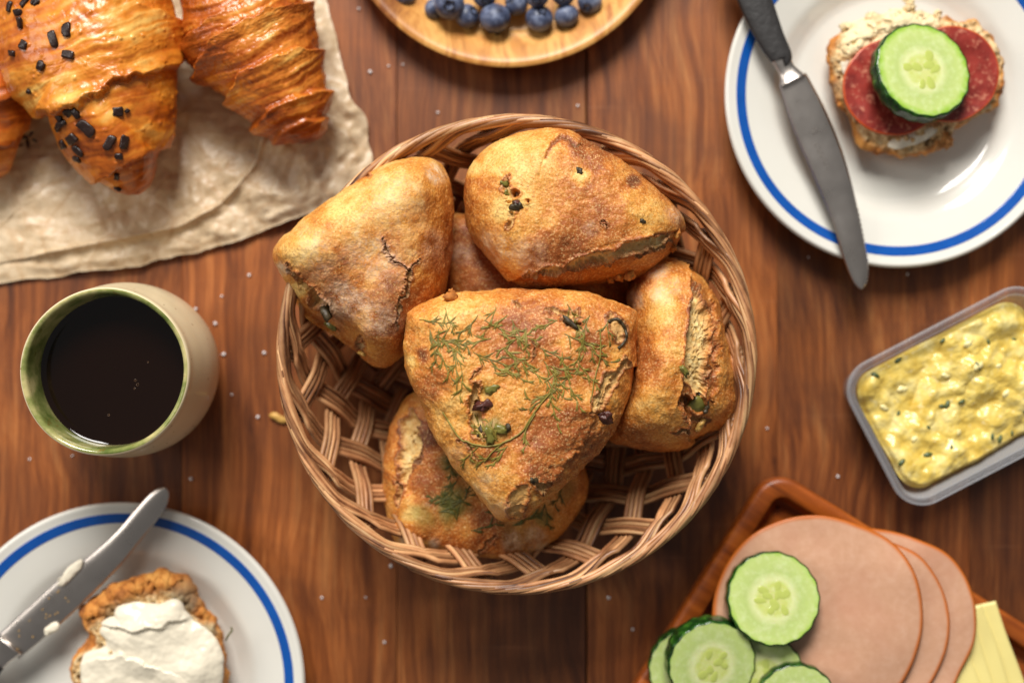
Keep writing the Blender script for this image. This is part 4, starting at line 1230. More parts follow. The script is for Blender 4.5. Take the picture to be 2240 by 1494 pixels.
# ------------------------------------------------------------------ knives
def ribbon(parent, name, Lp, Rp, z, th, mat, teeth=None, n=60, zfun=None):
    l = catmull(Lp, 8, closed=False); r_ = catmull(Rp, 8, closed=False)
    def rs(a):
        d = np.r_[0, np.cumsum(np.linalg.norm(np.diff(a, axis=0), axis=1))]; u = np.linspace(0, d[-1], n)
        return np.stack([np.interp(u, d, a[:, 0]), np.interp(u, d, a[:, 1])], 1)
    l, r_ = rs(l), rs(r_)
    if teeth:
        for k in range(n):
            if teeth[0] < k / n < teeth[1]: r_[k, 0] += (1.6 if k % 2 else -0.6)
    l, r_ = Parr(l, z), Parr(r_, z)
    V = []
    prof = [(0, 0), (0.06, .55), (0.3, .95), (0.5, 1.0), (0.72, .9), (0.93, .35), (1, 0)]
    K = len(prof)
    for k in range(n):
        zz = z + (zfun(k / (n - 1)) if zfun else 0)
        for (u, h) in prof: V.append((*(l[k] * (1 - u) + r_[k] * u), zz + h * th / 2))
        for (u, h) in prof[1:-1][::-1]: V.append((*(l[k] * (1 - u) + r_[k] * u), zz - h * th / 2))
    m = 2 * K - 2
    F = [(k * m + j, k * m + (j + 1) % m, (k + 1) * m + (j + 1) % m, (k + 1) * m + j) for k in range(n - 1) for j in range(m)]
    F += [tuple(range(m))[::-1], tuple((n - 1) * m + j for j in range(m))]
    return part(name, V, F, mat, parent)

def rod(parent, name, stations, z, mat, flat=0.42, n=24, sides=20, pw=0.75):
    st = catmull(stations, 8, closed=False)
    xy = Parr(st[:, :2], z); w = st[:, 2] / S * (H - z) / H / 2
    T = np.gradient(xy, axis=0); T /= np.linalg.norm(T, axis=1)[:, None]; Nn = np.stack([-T[:, 1], T[:, 0]], 1)
    V = []
    for k in range(len(st)):
        for a in np.linspace(0, 2 * PI, sides, endpoint=False):
            c_, s_ = math.cos(a), math.sin(a)
            x = math.copysign(abs(c_) ** pw, c_) * w[k]; y = math.copysign(abs(s_) ** pw, s_) * w[k] * flat
            V.append((xy[k, 0] + Nn[k, 0] * x, xy[k, 1] + Nn[k, 1] * x, z + y))
    m = sides
    F = [(k * m + j, k * m + (j + 1) % m, (k + 1) * m + (j + 1) % m, (k + 1) * m + j) for k in range(len(st) - 1) for j in range(m)]
    F += [tuple(range(m))[::-1], tuple((len(st) - 1) * m + j for j in range(m))]
    return part(name, V, F, mat, parent)

zk = 0.0245
kn = thing('table_knife', 'knife with a black handle lying across the left rim of the salami plate', 'knife', P(1760, 300, zk), 'knives lying on the plates')
ribbon(kn, 'blade', [(1704, 186), (1720, 238), (1737, 287), (1781, 389), (1821, 486), (1843, 561), (1863, 612), (1877, 630), (1884, 633)],
       [(1763, 160), (1785, 200), (1807, 243), (1838, 318), (1860, 389), (1878, 464), (1891, 530), (1900, 585), (1898, 615), (1886, 633)], zk, 0.0018, M['metal'], teeth=(0.62, 0.86), n=90)
rod(kn, 'bolster', [(1703, 118, 44), (1712, 136, 40), (1720, 152, 38), (1727, 164, 46), (1734, 178, 62)], zk + 0.0008, M['metal'], 0.42)
rod(kn, 'handle', [(1592, -140, 60), (1612, -100, 74), (1640, -30, 76), (1662, 28, 70), (1686, 84, 60), (1708, 124, 50), (1710, 130, 40)], zk + 0.0015, M['handle'], 0.42)
# worn engraving: a small arched mark and a blurred line of unreadable strokes
def engr(parts_):
    Vs = []
    for (x0, y0, x1, y1) in parts_:
        a = np.array(P(x0, y0, zk + 0.00088)); b = np.array(P(x1, y1, zk + 0.00088))
        Vs.append(tube_arrays(np.array([a, (a + b) / 2, b]), np.array([[0.00018, 0.00004]] * 3), 4))
    return join(Vs)
strokes = [(1778, 284, 1781, 296), (1784, 280, 1788, 293), (1778, 284, 1784, 280), (1792, 290, 1796, 289)]
for k in range(9):
    x, y = 1782 + k * 3.2, 318 + k * 6.2
    strokes += [(x, y, x + 9 - (k % 3), y - 3), (x + (k % 2) * 8, y - (k % 2) * 3, x + 2 + (k % 2) * 6, y + 4 - (k % 2) * 3)]
V, F = engr(strokes)
part('engraving', V, F, M['mark'], kn)

zk2 = 0.0245
kn2 = thing('table_knife', 'butter-smeared knife lying across the left of the buttered roll plate', 'knife', P(200, 1270, zk2), 'knives lying on the plates')
ribbon(kn2, 'blade', [(361, 1064), (345, 1068), (326, 1081), (297, 1112), (266, 1149), (231, 1184), (187, 1221), (137, 1259), (62, 1327), (-4, 1388)],
       [(366, 1068), (371, 1078), (366, 1102), (344, 1137), (312, 1177), (266, 1234), (231, 1271), (187, 1315), (125, 1371), (42, 1441)], zk2, 0.0018, M['metal'], n=70)
rod(kn2, 'bolster', [(24, 1408, 66), (14, 1420, 56), (4, 1430, 50), (-12, 1444, 54)], zk2 + 0.0008, M['metal'], 0.42)
rod(kn2, 'handle', [(-10, 1442, 54), (-40, 1470, 66), (-90, 1518, 70), (-160, 1585, 60)], zk2 + 0.0015, M['handle'], 0.42)
def smear(label, outline, z0, top, seed, **kw):
    s = Loaf(outline, z0, top, 0.0008, NT=120, NR=30, NB=6, p=2.2, q=1.8, seed=seed, edge_rough=0.0003)
    s.noise(0.0006, 130, 3); s.recompute()
    return s
b = smear('', [(176, 1222), (181, 1232), (176, 1246), (160, 1262), (147, 1274), (136, 1283), (122, 1280), (119, 1270), (128, 1264), (136, 1266), (140, 1252), (158, 1232)], zk2 + 0.0012, 0.0018, 3.3)
o = part('butter_smear', b.V, [b.F, b.T], M['butter'], kn2)
b = smear('', [(98, 1376), (110, 1362), (124, 1360), (130, 1368), (122, 1382), (108, 1388), (99, 1390)], zk2 + 0.0012, 0.0016, 4.3)
o = part('butter_smear', b.V, [b.F, b.T], M['butter'], kn2)
cr = []
rr_ = random.Random(5)
for k in range(26):
    x = 40 + rr_.random() * 110; y = 1420 - (x - 20) * 0.95 + rr_.uniform(-25, 35)
    if 0 < x < 150:
        cr.append((x, y - 10))
for (x, y) in cr[:18]:
    inner = make_mesh('crumb_speck', *(lambda v, f, t: (v, [f, t]))(*tube_arrays([(0, 0, 0), (0.0004, 0.0001, 0.0002), (0.0007, 0, 0)], [0.0002, 0.00035, 0.0001], 5)), M['yellow'])
    link('crumb_speck', inner, kn2, tuple(np.array(P(x, y, zk2 + 0.0011)) - np.array(kn2.location)), (0, 0, rr_.random() * 6))

# ------------------------------------------------------------------ halved rolls on the plates
def half(outline, z0, top, bot, center, label, seed, crust_edges, pits, name='halved_roll'):
    s = Loaf(outline, z0, top, bot, center=center, NT=480, NR=110, NB=20, p=6.0, q=2.4, seed=seed, edge_rough=0.0010)
    t = thing(name, label, 'bread roll', (s.c[0], s.c[1], 0.007), 'halved bread rolls on the plates')
    s.noise(0.0030, 55, 4); s.noise(0.0010, 220, 3)
    s.recompute()
    f1, f2 = vor(s.base * 190 + seed); n = fbm(s.base * 60 + seed, 3)
    m = sst(0.985, 0.90, s.rho + n * 0.06) * s.top
    hole = sst(0.40, 0.12, f1) * m
    s.D -= hole * 0.0026; s.D -= m * 0.0006 * fbm(s.base * 420, 2)
    s.A['crumb'] = m; s.A['pit'] = hole * 0.65
    return s, t
hs1, t1 = half([(1806, 150), (1812, 105), (1838, 75), (1870, 55), (1905, 42), (1940, 34), (1975, 32), (2010, 34), (2050, 44), (2090, 50), (2130, 44), (2158, 62), (2178, 100), (2194, 145), (2192, 190), (2170, 232), (2128, 262),
                (2090, 285), (2078, 312), (2050, 326), (2010, 336), (1970, 348), (1935, 340), (1895, 330), (1865, 305), (1850, 268), (1828, 235), (1820, 200)],
               0.018, 0.009, 0.0105, (1995, 190), 'halved roll under two salami slices on the upper right plate', 21.0, None, None)
hs1.paint('pale', [(1890, 80, 60, 0.9), (1960, 60, 70, 0.9), (2020, 50, 50, 0.8)])
hs1.paint('green', [(1835, 195, 30, 0.5)])
hs1.bump([(1850, 110), (1900, 70), (1960, 55), (2020, 50)], 22, 0.0040)
hs1.finish('bread', M['crumb'], t1)
for k, (x, y, s_) in enumerate([(1990, 22, .0030), (1992, 8, .0026), (1984, 2, .0020), (2010, 34, .003), (2048, 38, .0024), (2052, 28, .0018), (2060, 300, .0040), (2072, 312, .0034), (2050, 318, .003), (1850, 60, .003), (1905, 38, .0034), (1955, 34, .0036), (1930, 44, .003)]):
    me = blob_mesh('crumb_tuft', M['crumb'], s_, s_ * 0.8, s_ * 0.8, 80 + k, 0.9)
    at = me.attributes.new('crumb', 'FLOAT', 'POINT'); at.data.foreach_set('value', np.full(len(me.vertices), 0.2 if 6 <= k <= 8 else 1.0, np.float32))
    at = me.attributes.new('pale', 'FLOAT', 'POINT'); at.data.foreach_set('value', np.full(len(me.vertices), 0.0 if 6 <= k <= 8 else 0.6, np.float32))
    link('crumb_tuft', me, t1, tuple(np.array(P(x, y, 0.022)) - np.array(t1.location)), (0, 0, k * 1.3))
b = smear('', [(1940, 318), (1960, 300), (2010, 285), (2040, 275), (2050, 285), (2030, 305), (1990, 320), (1960, 326)], 0.0262, 0.0008, 5.3)
part('butter_spread', b.V, [b.F, b.T], M['butter'], t1)
b = smear('', [(1838, 130), (1850, 112), (1865, 118), (1858, 145), (1846, 165)], 0.0262, 0.0014, 6.3)
part('butter_spread', b.V, [b.F, b.T], M['butter'], t1)

hs2, t2 = half([(192, 1360), (188, 1335), (215, 1308), (250, 1290), (290, 1272), (330, 1264), (365, 1262), (392, 1256), (410, 1272), (425, 1298), (445, 1325), (470, 1345), (485, 1380), (496, 1415), (497, 1460), (492, 1520), (420, 1570),
                (290, 1580), (200, 1560), (160, 1500), (160, 1450), (178, 1425), (202, 1400), (205, 1380)],
               0.019, 0.010, 0.0115, (330, 1420), 'halved roll thickly spread with butter on the lower left plate', 25.0, None, None)
hs2.bump([(200, 1340), (270, 1296), (350, 1272), (400, 1272), (440, 1330)], 18, 0.0035)
hs2.paint('green', [(400, 1310, 40, 0.7), (460, 1380, 30, 0.6), (250, 1340, 30, 0.5)])
hs2.A['crumb'] *= 1 - sst(40, 16, seg_dist(hs2.px, np.array([(190, 1340), (270, 1285), (380, 1262), (430, 1300), (455, 1335)], float))[0])
hs2.finish('bread', M['crumb'], t2)
bt = Loaf([(180, 1440), (200, 1420), (222, 1415), (230, 1398), (222, 1382), (235, 1362), (258, 1350), (262, 1330), (290, 1316), (320, 1318), (350, 1326), (385, 1320), (400, 1340), (425, 1352), (455, 1368), (478, 1400), (486, 1450), (480, 1530), (400, 1560), (250, 1560), (190, 1500)],
          0.0285, 0.0042, 0.0025, center=(340, 1440), NT=320, NR=90, NB=6, p=3.5, q=2.0, seed=31, edge_rough=0.0006)
bt.noise(0.0032, 36, 2)
bt.step([(250, 1375), (300, 1385), (350, 1370), (400, 1355)], 0.0024, 40, side=-1, soft=4, dark=0)
bt.step([(230, 1440), (270, 1430), (320, 1450)], 0.002, 40, side=1, soft=4, dark=0)
bt.noise(0.00015, 180, 2); bt.recompute()
part('butter_spread', bt.V, [bt.F, bt.T], M['butter'], t2)
V, F, T = tube_arrays([P(494, 1400, .026), P(500, 1388, .027), P(508, 1378, .026), P(506, 1372, .025)], 0.0005, 6)
part('dill_sprig', V, [F, T], M['dilldark'], t2)

# ------------------------------------------------------------------ salami and cucumber
def disc(name, R, th, mat_top, mat_side, parent, seed, wavy=0.0, nt=90, nr=16, scallop=0.0, lobes=20, sidename=None, ell=1.0, top_in=0.97):
    a = np.linspace(0, 2 * PI, nt, endpoint=False)
    Ra = R * (1 + scallop * np.sin(a * lobes + seed) + 0.012 * pn(np.stack([np.cos(a) * 2, np.sin(a) * 2, a * 0 + seed], 1)))
    rr = np.linspace(0.02, top_in, nr)
    q = np.stack([(rr[:, None] * Ra * np.cos(a)).ravel(), (rr[:, None] * Ra * np.sin(a)).ravel()], 1); q[:, 1] *= ell
    z = th / 2 + wavy * fbm(P3(q, 45, seed), 2)
    V = np.c_[q, z]; i = np.arange(nr - 1)[:, None] * nt; j = np.arange(nt)[None]; j2 = (j + 1) % nt
    F = np.stack([i + j, i + nt + j, i + nt + j2, i + j2], 2).reshape(-1, 4)
    V = np.r_[V, [[0, 0, z[0]]]]; jj = np.arange(nt); T = np.stack([np.full(nt, len(V) - 1), jj, (jj + 1) % nt], 1)
    o1 = link(name, make_mesh(name, V, [F, T], mat_top), parent)
    # side shell
    prof = [(top_in, 0.5), (0.99, 0.46), (1.0, 0.3), (1.0, -0.3), (0.985, -0.5), (0.5, -0.5), (0.02, -0.5)]
    Vs = []
    for (f, h) in prof:
        q = np.stack([f * Ra * np.cos(a), f * Ra * np.sin(a) * ell], 1)
        Vs.append(np.c_[q, h * th + wavy * fbm(P3(q, 45, seed), 2)])
    V = np.concatenate(Vs); n = len(prof)
    i = np.arange(n - 1)[:, None] * nt
    F = np.stack([i + j, i + nt + j, i + nt + j2, i + j2], 2).reshape(-1, 4)
    o2 = link(sidename or 'rind', make_mesh(sidename or 'rind', V, F, mat_side), parent)
    return o1, o2

def seed_mesh():
    th = np.linspace(0, 2 * PI, 12, endpoint=False)
    V = [(0, 0, 0.00016)]
    for f, z in ((0.5, 0.00014), (0.85, 0.00009), (1.0, -0.00006)):
        for t in th: V.append((0.0030 * f * math.cos(t) * (1 - 0.25 * math.cos(t)), 0.0019 * f * math.sin(t), z))
    F = [(0, 1 + k, 1 + (k + 1) % 12) for k in range(12)]
    for r0 in range(2):
        for k in range(12): F.append((1 + r0 * 12 + k, 1 + (r0 + 1) * 12 + k, 1 + (r0 + 1) * 12 + (k + 1) % 12, 1 + r0 * 12 + (k + 1) % 12))
    return F, np.array(V)
_sf, _sv = seed_mesh()
SEED = make_mesh('seed', _sv, _sf, M['seedcore'])
def cucumber(px, py, z, rpx, label, tilt=(0, 0), th=0.006, seed=1, rot=0.0, seeds=True, group='cucumber slices', sx=1.0):
    R = rpx / S * (H - z) / H
    t = thing('cucumber_slice', label, 'cucumber slice', P(px, py, z), group, (tilt[0], tilt[1], rot))
    disc('flesh', R, th, M['flesh'], M['rind'], t, seed, 0.0, 96, 20, 0.012, 18, 'rind', ell=1.0, top_in=0.955)
    t.scale = (R / 0.026 * 0 + 1,) * 3
    if seeds:
        r = random.Random(seed)
        for g in range(3):
            a0 = g * 2 * PI / 3 + 0.4 + seed
            for (da, rd) in ((-0.42, 0.31), (0.42, 0.34), (0.05, 0.17)):
                a = a0 + da + r.uniform(-.12, .12); d = R * rd * r.uniform(0.85, 1.1)
                if r.random() < 0.12: continue
                link('seed', SEED, t, (d * math.cos(a), d * math.sin(a), th / 2 + 0.00002), (0, 0, a + r.uniform(-.5, .5)), (r.uniform(.85, 1.3) * R / 0.025, r.uniform(.9, 1.4) * R / 0.025, 1))
    return t

def salami(px, py, z, rpx, label, seed, tilt, ell=1.0):
    R = rpx / S * (H - z) / H
    t = thing('salami_slice', label, 'salami slice', P(px, py, z), 'salami slices on the halved roll', tilt)
    disc('meat', R, 0.0018, M['salami'], M['casing'], t, seed, 0.0010, 90, 16, 0.004, 9, 'casing', ell)
    return t
salami(1956, 190, 0.0295, 113, 'left salami slice, half covered by the cucumber slice on the roll', 3, (0, 0, 0.2), 0.95)
salami(2078, 163, 0.0318, 106, 'right salami slice, partly under the cucumber slice on the roll', 5, (0, -0.03, 0.5), 0.98)
cucumber(2012, 161, 0.0400, 110, 'thick cucumber slice lying on the salami on the upper right plate', (-0.16, 0.24), 0.0085, 2, 0.3, group='cucumber slices')

# ------------------------------------------------------------------ coffee mug
mug_c = P(229, 813, 0.085)
mug = thing('coffee_mug', 'round cream and green stoneware mug of black coffee left of the basket', 'mug', (mug_c[0], mug_c[1], 0))
mw = lambda a: 0.008 * np.sin(2 * a + 0.6) + 0.003 * np.sin(5 * a)
V, F = lathe(smooth_prof([(0.0005, 0.002), (0.024, 0.002), (0.027, 0.0), (0.030, 0.004), (0.038, 0.016), (0.0436, 0.036), (0.0444, 0.052), (0.0428, 0.068), (0.0412, 0.079), (0.0408, 0.0836), (0.0404, 0.0850), (0.0398, 0.0856)], 10), 140, wob=mw)
link('outer_wall', make_mesh('outer_wall', V, F, M['mug']), mug)
V, F = lathe(smooth_prof([(0.0398, 0.0856), (0.0388, 0.0856), (0.0376, 0.0842), (0.0371, 0.080), (0.0368, 0.072), (0.0370, 0.060), (0.036, 0.03), (0.02, 0.010), (0.0005, 0.009)], 10), 140, wob=mw)
link('inner_wall', make_mesh('inner_wall', V, F, M['mugin']), mug)
prof = [(0.00001, 0.0670), (0.02, 0.0670), (0.034, 0.0670), (0.0362, 0.0671), (0.0369, 0.0677)]
V, F = lathe(prof, 140, wob=mw)
cf = part('coffee', V + np.array([mug_c[0], mug_c[1], 0]), F, M['coffee'])
for k, (x, y, rb_) in enumerate([(296, 832, .0005), (301, 841, .0006), (294, 850, .0004), (238, 908, .0005), (324, 792, .0003)]):
    th_ = np.linspace(0, 2 * PI, 11); V, F, T = tube_arrays([np.array(P(x, y, 0.0671)) + np.array([rb_ * math.cos(u), rb_ * math.sin(u), 0]) for u in th_], 0.00007, 5)
    part('bubble', V, [F, T], M['bubble'], cf)
tag(cf, 'black coffee filling the cream and green mug', 'coffee')

# ------------------------------------------------------------------ wooden plate of blueberries
zp = 0.018; kq = (H - zp) / H / S
wc = P(1110, -224, zp); Rw = 371 * kq
wp = thing('wooden_plate', 'light wooden plate holding blueberries, cut by the top edge', 'plate', (wc[0], wc[1], 0))
V, F = lathe(smooth_prof([(0.0005, .006), (Rw - .030, .0065), (Rw - .020, .0085), (Rw - .010, .0145), (Rw - .004, .0178), (Rw - .0012, .0180), (Rw, .0166), (Rw - .004, .012), (Rw - .018, .003), (Rw - .026, .0), (0.0005, .0)], 10), 200)
link('plate_body', make_mesh('plate_body', V, F, M['wplate']), wp)
def berry_meshes():
    nu, nv = 28, 20
    th = np.linspace(0, 2 * PI, nu, endpoint=False); ph = np.linspace(0.0, PI, nv)
    V = []
    for f in ph:
        r_ = 1.0; z = math.cos(f); s_ = math.sin(f)
        dent = 0.16 * math.exp(-((f) / 0.22) ** 2)
        for t in th: V.append((s_, t, z * 0.9 - dent))
    V = np.array([(s * math.cos(t), s * math.sin(t), z) for s, t, z in V])
    i = np.arange(nv - 1)[:, None] * nu; j = np.arange(nu)[None]; j2 = (j + 1) % nu
    F = np.stack([i + j, i + nu + j, i + nu + j2, i + j2], 2).reshape(-1, 4)
    skin = make_mesh('skin', V * 0.008, F, M['berry'])
    V2 = []; F2 = []
    for k in range(20):
        t = 2 * PI * k / 20; rr = 0.36 + 0.10 * math.cos(5 * t); 
        V2 += [(0.22 * math.cos(t), 0.22 * math.sin(t), 0.74), (0.30 * math.cos(t), 0.30 * math.sin(t), 0.92), (rr * math.cos(t), rr * math.sin(t), 0.93 + 0.04 * math.cos(5 * t)), (0.33 * math.cos(t), 0.33 * math.sin(t), 0.82)]
    for k in range(20):
        for m in range(3): F2.append((k * 4 + m, ((k + 1) % 20) * 4 + m, ((k + 1) % 20) * 4 + m + 1, k * 4 + m + 1))
    F2.append(tuple(k * 4 for k in range(20)))
    crown = make_mesh('crown', np.array(V2) * 0.008, F2, M['calyx'])
    return skin, crown
SK, CR = berry_meshes()
berries = [(1083, 40, 34, 0.012, (2.2, 0.1), 'large pale-bloomed blueberry front and centre, its crown facing the plate edge'),
           (983, 10, 33, 0.019, (0.3, -0.2), 'silvery blueberry sitting on top at the left of the pile'),
           (1022, 36, 27, 0.011, (0.6, 0.5), 'dark blueberry tucked between the silvery one and the large pale one'),
           (950, 20, 22, 0.010, (0.2, -0.9), 'small blue berry at the left end of the pile'),
           (1180, 41, 30, 0.012, (0.5, 0.0), 'blueberry with its open crown facing up, right of the large pale one'),
           (1239, 36, 27, 0.011, (1.4, 0.6), 'blueberry at the front right of the pile, crown turned sideways'),
           (1130, 8, 27, 0.013, (1.0, 0.2), 'blueberry half behind the large pale one'),
           (1290, 4, 27, 0.012, (0.4, 0.8), 'blueberry at the right end of the visible pile'),
           (1175, -8, 26, 0.019, (0.5, 0.3), 'dark blueberry cut by the top edge above the open-crowned one'),
           (1232, -12, 26, 0.017, (0.6, -0.4), 'dark blueberry cut by the top edge, second from the right'),
           (1060, -10, 27, 0.016, (0.6, -0.4), 'dark blueberry cut by the top edge, centre of the pile'),
           (885, -12, 24, 0.010, (0.3, 0.3), 'lone blueberry cut by the top edge at the far left')]
for k, (x, y, rp, z, (rx, ry), lab) in enumerate(berries):
    sc_ = rp / S * (H - z) / H / 0.008
    z = max(z, 0.0068 + 0.0075 * sc_)
    b = thing('blueberry', lab, 'blueberry', P(x, y, z), 'blueberries on the wooden plate', (rx, ry, k * 0.7))
    b.scale = (sc_,) * 3
    link('skin', SK, b); link('crown', CR, b)

# ------------------------------------------------------------------ tub of egg salad
ztub = 0.040
ang = math.radians(27.5)
tc_ = P(2122, 866, ztub)
tub = thing('plastic_tub', 'clear rectangular plastic tub of egg salad at the right edge', 'tub', (tc_[0], tc_[1], 0), None, (0, 0, ang))
TW, TH = 0.112, 0.0800
sec = [(-0.0105, 0.0012), (-0.0085, 0.0012), (-0.0065, 0.004), (-0.0026, ztub - 0.006), (-0.0022, ztub - 0.0030), (0.0, ztub - 0.003), (0.0008, ztub - 0.002), (0.0006, ztub), (-0.0010, ztub + 0.0003), (-0.0030, ztub - 0.001), (-0.0036, ztub - 0.006), (-0.0075, 0.004), (-0.0095, 0.002)]
V, F = sweep_rect(TW, TH, 0.016, sec, 12)
link('wall', make_mesh('wall', V, F, M['plastic']), tub)
_rp = rounded_rect(TW, TH, 0.016, 12); _rp = np.c_[_rp[:, :2], np.full(len(_rp), ztub + 0.0002)]
V, F, T = tube_arrays(np.r_[_rp, _rp[:2]], 0.0006, 8); link('rim', make_mesh('rim', V, [F, T], M['plastic']), tub)
_rp = rounded_rect(TW - 0.0066, TH - 0.0066, 0.013, 12); _rp = np.c_[_rp[:, :2], np.full(len(_rp), ztub - 0.0012)]
V, F, T = tube_arrays(np.r_[_rp, _rp[:2]], 0.00035, 8); link('inner_rim', make_mesh('inner_rim', V, [F, T], M['plastic']), tub)
pq = rounded_rect(TW - 0.019, TH - 0.019, 0.008, 12)
V = np.r_[np.c_[pq[:, :2], np.full(len(pq), 0.0012)], np.c_[pq[:, :2], np.full(len(pq), 0.0021)]]
m = len(pq)
F = [tuple(range(m))[::-1], tuple(range(m, 2 * m))] + [(k, (k + 1) % m, (k + 1) % m + m, k + m) for k in range(m)]
link('bottom', make_mesh('bottom', V, F, M['plastic'], smooth=False), tub)
# salad mass: polar grid over the rounded rectangle
pq = rounded_rect(TW - 0.0125, TH - 0.0125, 0.0125, 26)
_cl = np.r_[pq[:, :2], pq[:1, :2]]; _d = np.r_[0, np.cumsum(np.linalg.norm(np.diff(_cl, axis=0), axis=1))]
_u = np.linspace(0, _d[-1], 421)[:-1]; pq = np.stack([np.interp(_u, _d, _cl[:, 0]), np.interp(_u, _d, _cl[:, 1])], 1); m = len(pq); nr = 100
rr = np.linspace(0.01, 1, nr)
q = (rr[:, None, None] * pq[None, :, :2]).reshape(-1, 2)
rho = np.repeat(rr, m)
h = 0.0320 + 0.0058 * fbm(P3(q, 34, 2), 3) + 0.0050 * np.abs(pn(P3(q, 60, 6))) + 0.0007 * fbm(P3(q, 200, 1), 3)
low = np.exp(-(((q[:, 1] + 0.036) / 0.006) ** 2)) * sst(0.0, -0.03, q[:, 1])
h = h - 0.0035 * low
h = h * (1 - 0.10 * sst(0.94, 1.0, rho)) 
V = np.c_[q, h]
bot = np.c_[pq[:, :2] * 0.90, np.full(m, 0.0028)]
V = np.r_[V, bot, [[0, 0, h[:m].mean()]], [[0, 0, 0.0028]]]
i = np.arange(nr)[:, None] * m; j = np.arange(m)[None]; j2 = (j + 1) % m
F = np.stack([i + j, i + m + j, i + m + j2, i + j2], 2).reshape(-1, 4)
jj = np.arange(m); c0 = nr * m + m
T = np.r_[np.stack([np.full(m, c0), jj, (jj + 1) % m], 1), np.stack([np.full(m, c0 + 1), nr * m + (jj + 1) % m, nr * m + jj], 1)]
sal = thing('egg_salad', 'yellow egg salad with green chive bits in the clear tub', 'egg salad', (tc_[0], tc_[1], 0), None, (0, 0, ang))
link('salad_mass', make_mesh('salad_mass', V, [F, T], M['salad']), sal)
CHV = blob_mesh('chive', M['chive'], 0.0016, 0.0009, 0.0006, 3, 0.3, 8, 5)
EGG = blob_mesh('egg_piece', M['egg'], 0.0034, 0.0026, 0.0012, 4, 0.6, 14, 9)
def salad_z(x, y):
    d = (q[:, 0] - x) ** 2 + (q[:, 1] - y) ** 2
    return h[int(np.argmin(d))]
inv = Matrix.Rotation(-ang, 2)
r = random.Random(9)
for (x, y) in [(2060, 888), (2072, 885), (2102, 878), (2030, 934), (1965, 788), (2058, 745), (2170, 955), (2218, 948), (2078, 978), (2030, 995), (1970, 1010), (1912, 820), (1968, 905), (2190, 960), (2222, 742), (2160, 748), (2130, 800), (2260, 850), (2240, 900)]:
    w = P(x, y, 0.032); v = inv @ Vector((w[0] - tc_[0], w[1] - tc_[1]))
    link('chive', CHV, sal, (v.x, v.y, salad_z(v.x, v.y) + 0.0003), (0, 0, r.random() * 6), (r.uniform(.8, 1.7),) * 3)
for (x, y) in [(1935, 890), (2112, 752), (1990, 905), (2000, 960), (2130, 800), (2095, 945), (2200, 860), (2180, 800), (1975, 850), (2065, 820)]:
    w = P(x, y, 0.032); v = inv @ Vector((w[0] - tc_[0], w[1] - tc_[1]))
    link('egg_piece', EGG, sal, (v.x, v.y, salad_z(v.x, v.y) - 0.0004), (0, 0, r.random() * 6), (r.uniform(.6, 1.2),) * 3)

# ------------------------------------------------------------------ tray with ham, cheese, cucumber
zt = 0.018
tr_ang = -math.radians(32.0)
TWd, THt = 0.235, 0.170
corner = np.array(P(1690, 1020, zt)[:2])           # unrounded top corner of the outer edge
e1 = np.array([math.cos(tr_ang), math.sin(tr_ang)]); e2 = np.array([e1[1], -e1[0]])
tc2 = corner + e1 * TWd / 2 + e2 * THt / 2
tray = thing('wooden_tray', 'orange-brown wooden tray with raised rim in the lower right corner', 'tray', (tc2[0], tc2[1], 0), None, (0, 0, tr_ang))
sec = [(-0.004, 0.0), (-0.002, 0.0), (-0.0003, 0.006), (0.0, zt - 0.0015), (-0.0012, zt - 0.0002), (-0.003, zt), (-0.0092, zt), (-0.0104, zt - 0.0012), (-0.0112, 0.010), (-0.0135, 0.0062), (-0.016, 0.0056), (-0.016, 0.0)]
V, F = sweep_rect(TWd, THt, 0.017, sec, 12)
link('rim', make_mesh('rim', V, F, M['tray']), tray)
pq = rounded_rect(TWd - 0.031, THt - 0.031, 0.006, 8); m = len(pq)
V = np.r_[np.c_[pq[:, :2], np.full(m, 0.0008)], np.c_[pq[:, :2], np.full(m, 0.0054)]]
F = [tuple(range(m))[::-1], tuple(range(m, 2 * m))] + [(k, (k + 1) % m, (k + 1) % m + m, k + m) for k in range(m)]
link('base', make_mesh('base', V, F, M['tray'], smooth=False), tray)

# ham
def ham(outline, z, label, seed, rise=0.0):
    s = Loaf(outline, z + 0.0080, 0.0009, 0.0009, NT=260, NR=60, NB=5, p=8, q=2.2, seed=seed, edge_rough=0, tilt=(0.09, 0.0))
    d = s.rho
    s.A['edge'] = sst(0.950, 0.985, d + 0.006 * fbm(P3(s.px, 0.02, seed), 2))
    w = 0.0050 * fbm(P3(s.base[:, :2], 17, 3.0), 2)
    s.V = s.base.copy(); s.V[:, 2] += w * 0.7 + rise * 0
    t = part('ham_slice', s.V, [s.F, s.T], M['ham'], attrs={'edge': s.A['edge']})
    tag(t, label, 'ham slice', 'ham slices on the tray')
ham([(1700, 1320), (1760, 1190), (1860, 1158), (1940, 1160), (2010, 1180), (2070, 1210), (2110, 1262), (2130, 1330), (2128, 1400), (2100, 1460), (2060, 1530), (1950, 1600), (1800, 1600), (1700, 1480)], 0.0190, 'lowest ham slice, its orange edge showing farthest right beside the cheese', 3)
ham([(1640, 1320), (1700, 1190), (1800, 1152), (1880, 1160), (1950, 1185), (2010, 1215), (2055, 1280), (2072, 1350), (2062, 1430), (2020, 1510), (1930, 1590), (1780, 1600), (1650, 1500)], 0.0212, 'middle ham slice between the top one and the lowest one', 5)
ham([(1560, 1345), (1585, 1250), (1640, 1178), (1720, 1138), (1800, 1128), (1880, 1148), (1950, 1185), (1995, 1250), (2012, 1330), (2004, 1410), (1965, 1500), (1880, 1580), (1760, 1600), (1640, 1560), (1580, 1450)], 0.0234, 'topmost ham slice, wide and pinkish brown, with a cucumber slice lying on it', 7)

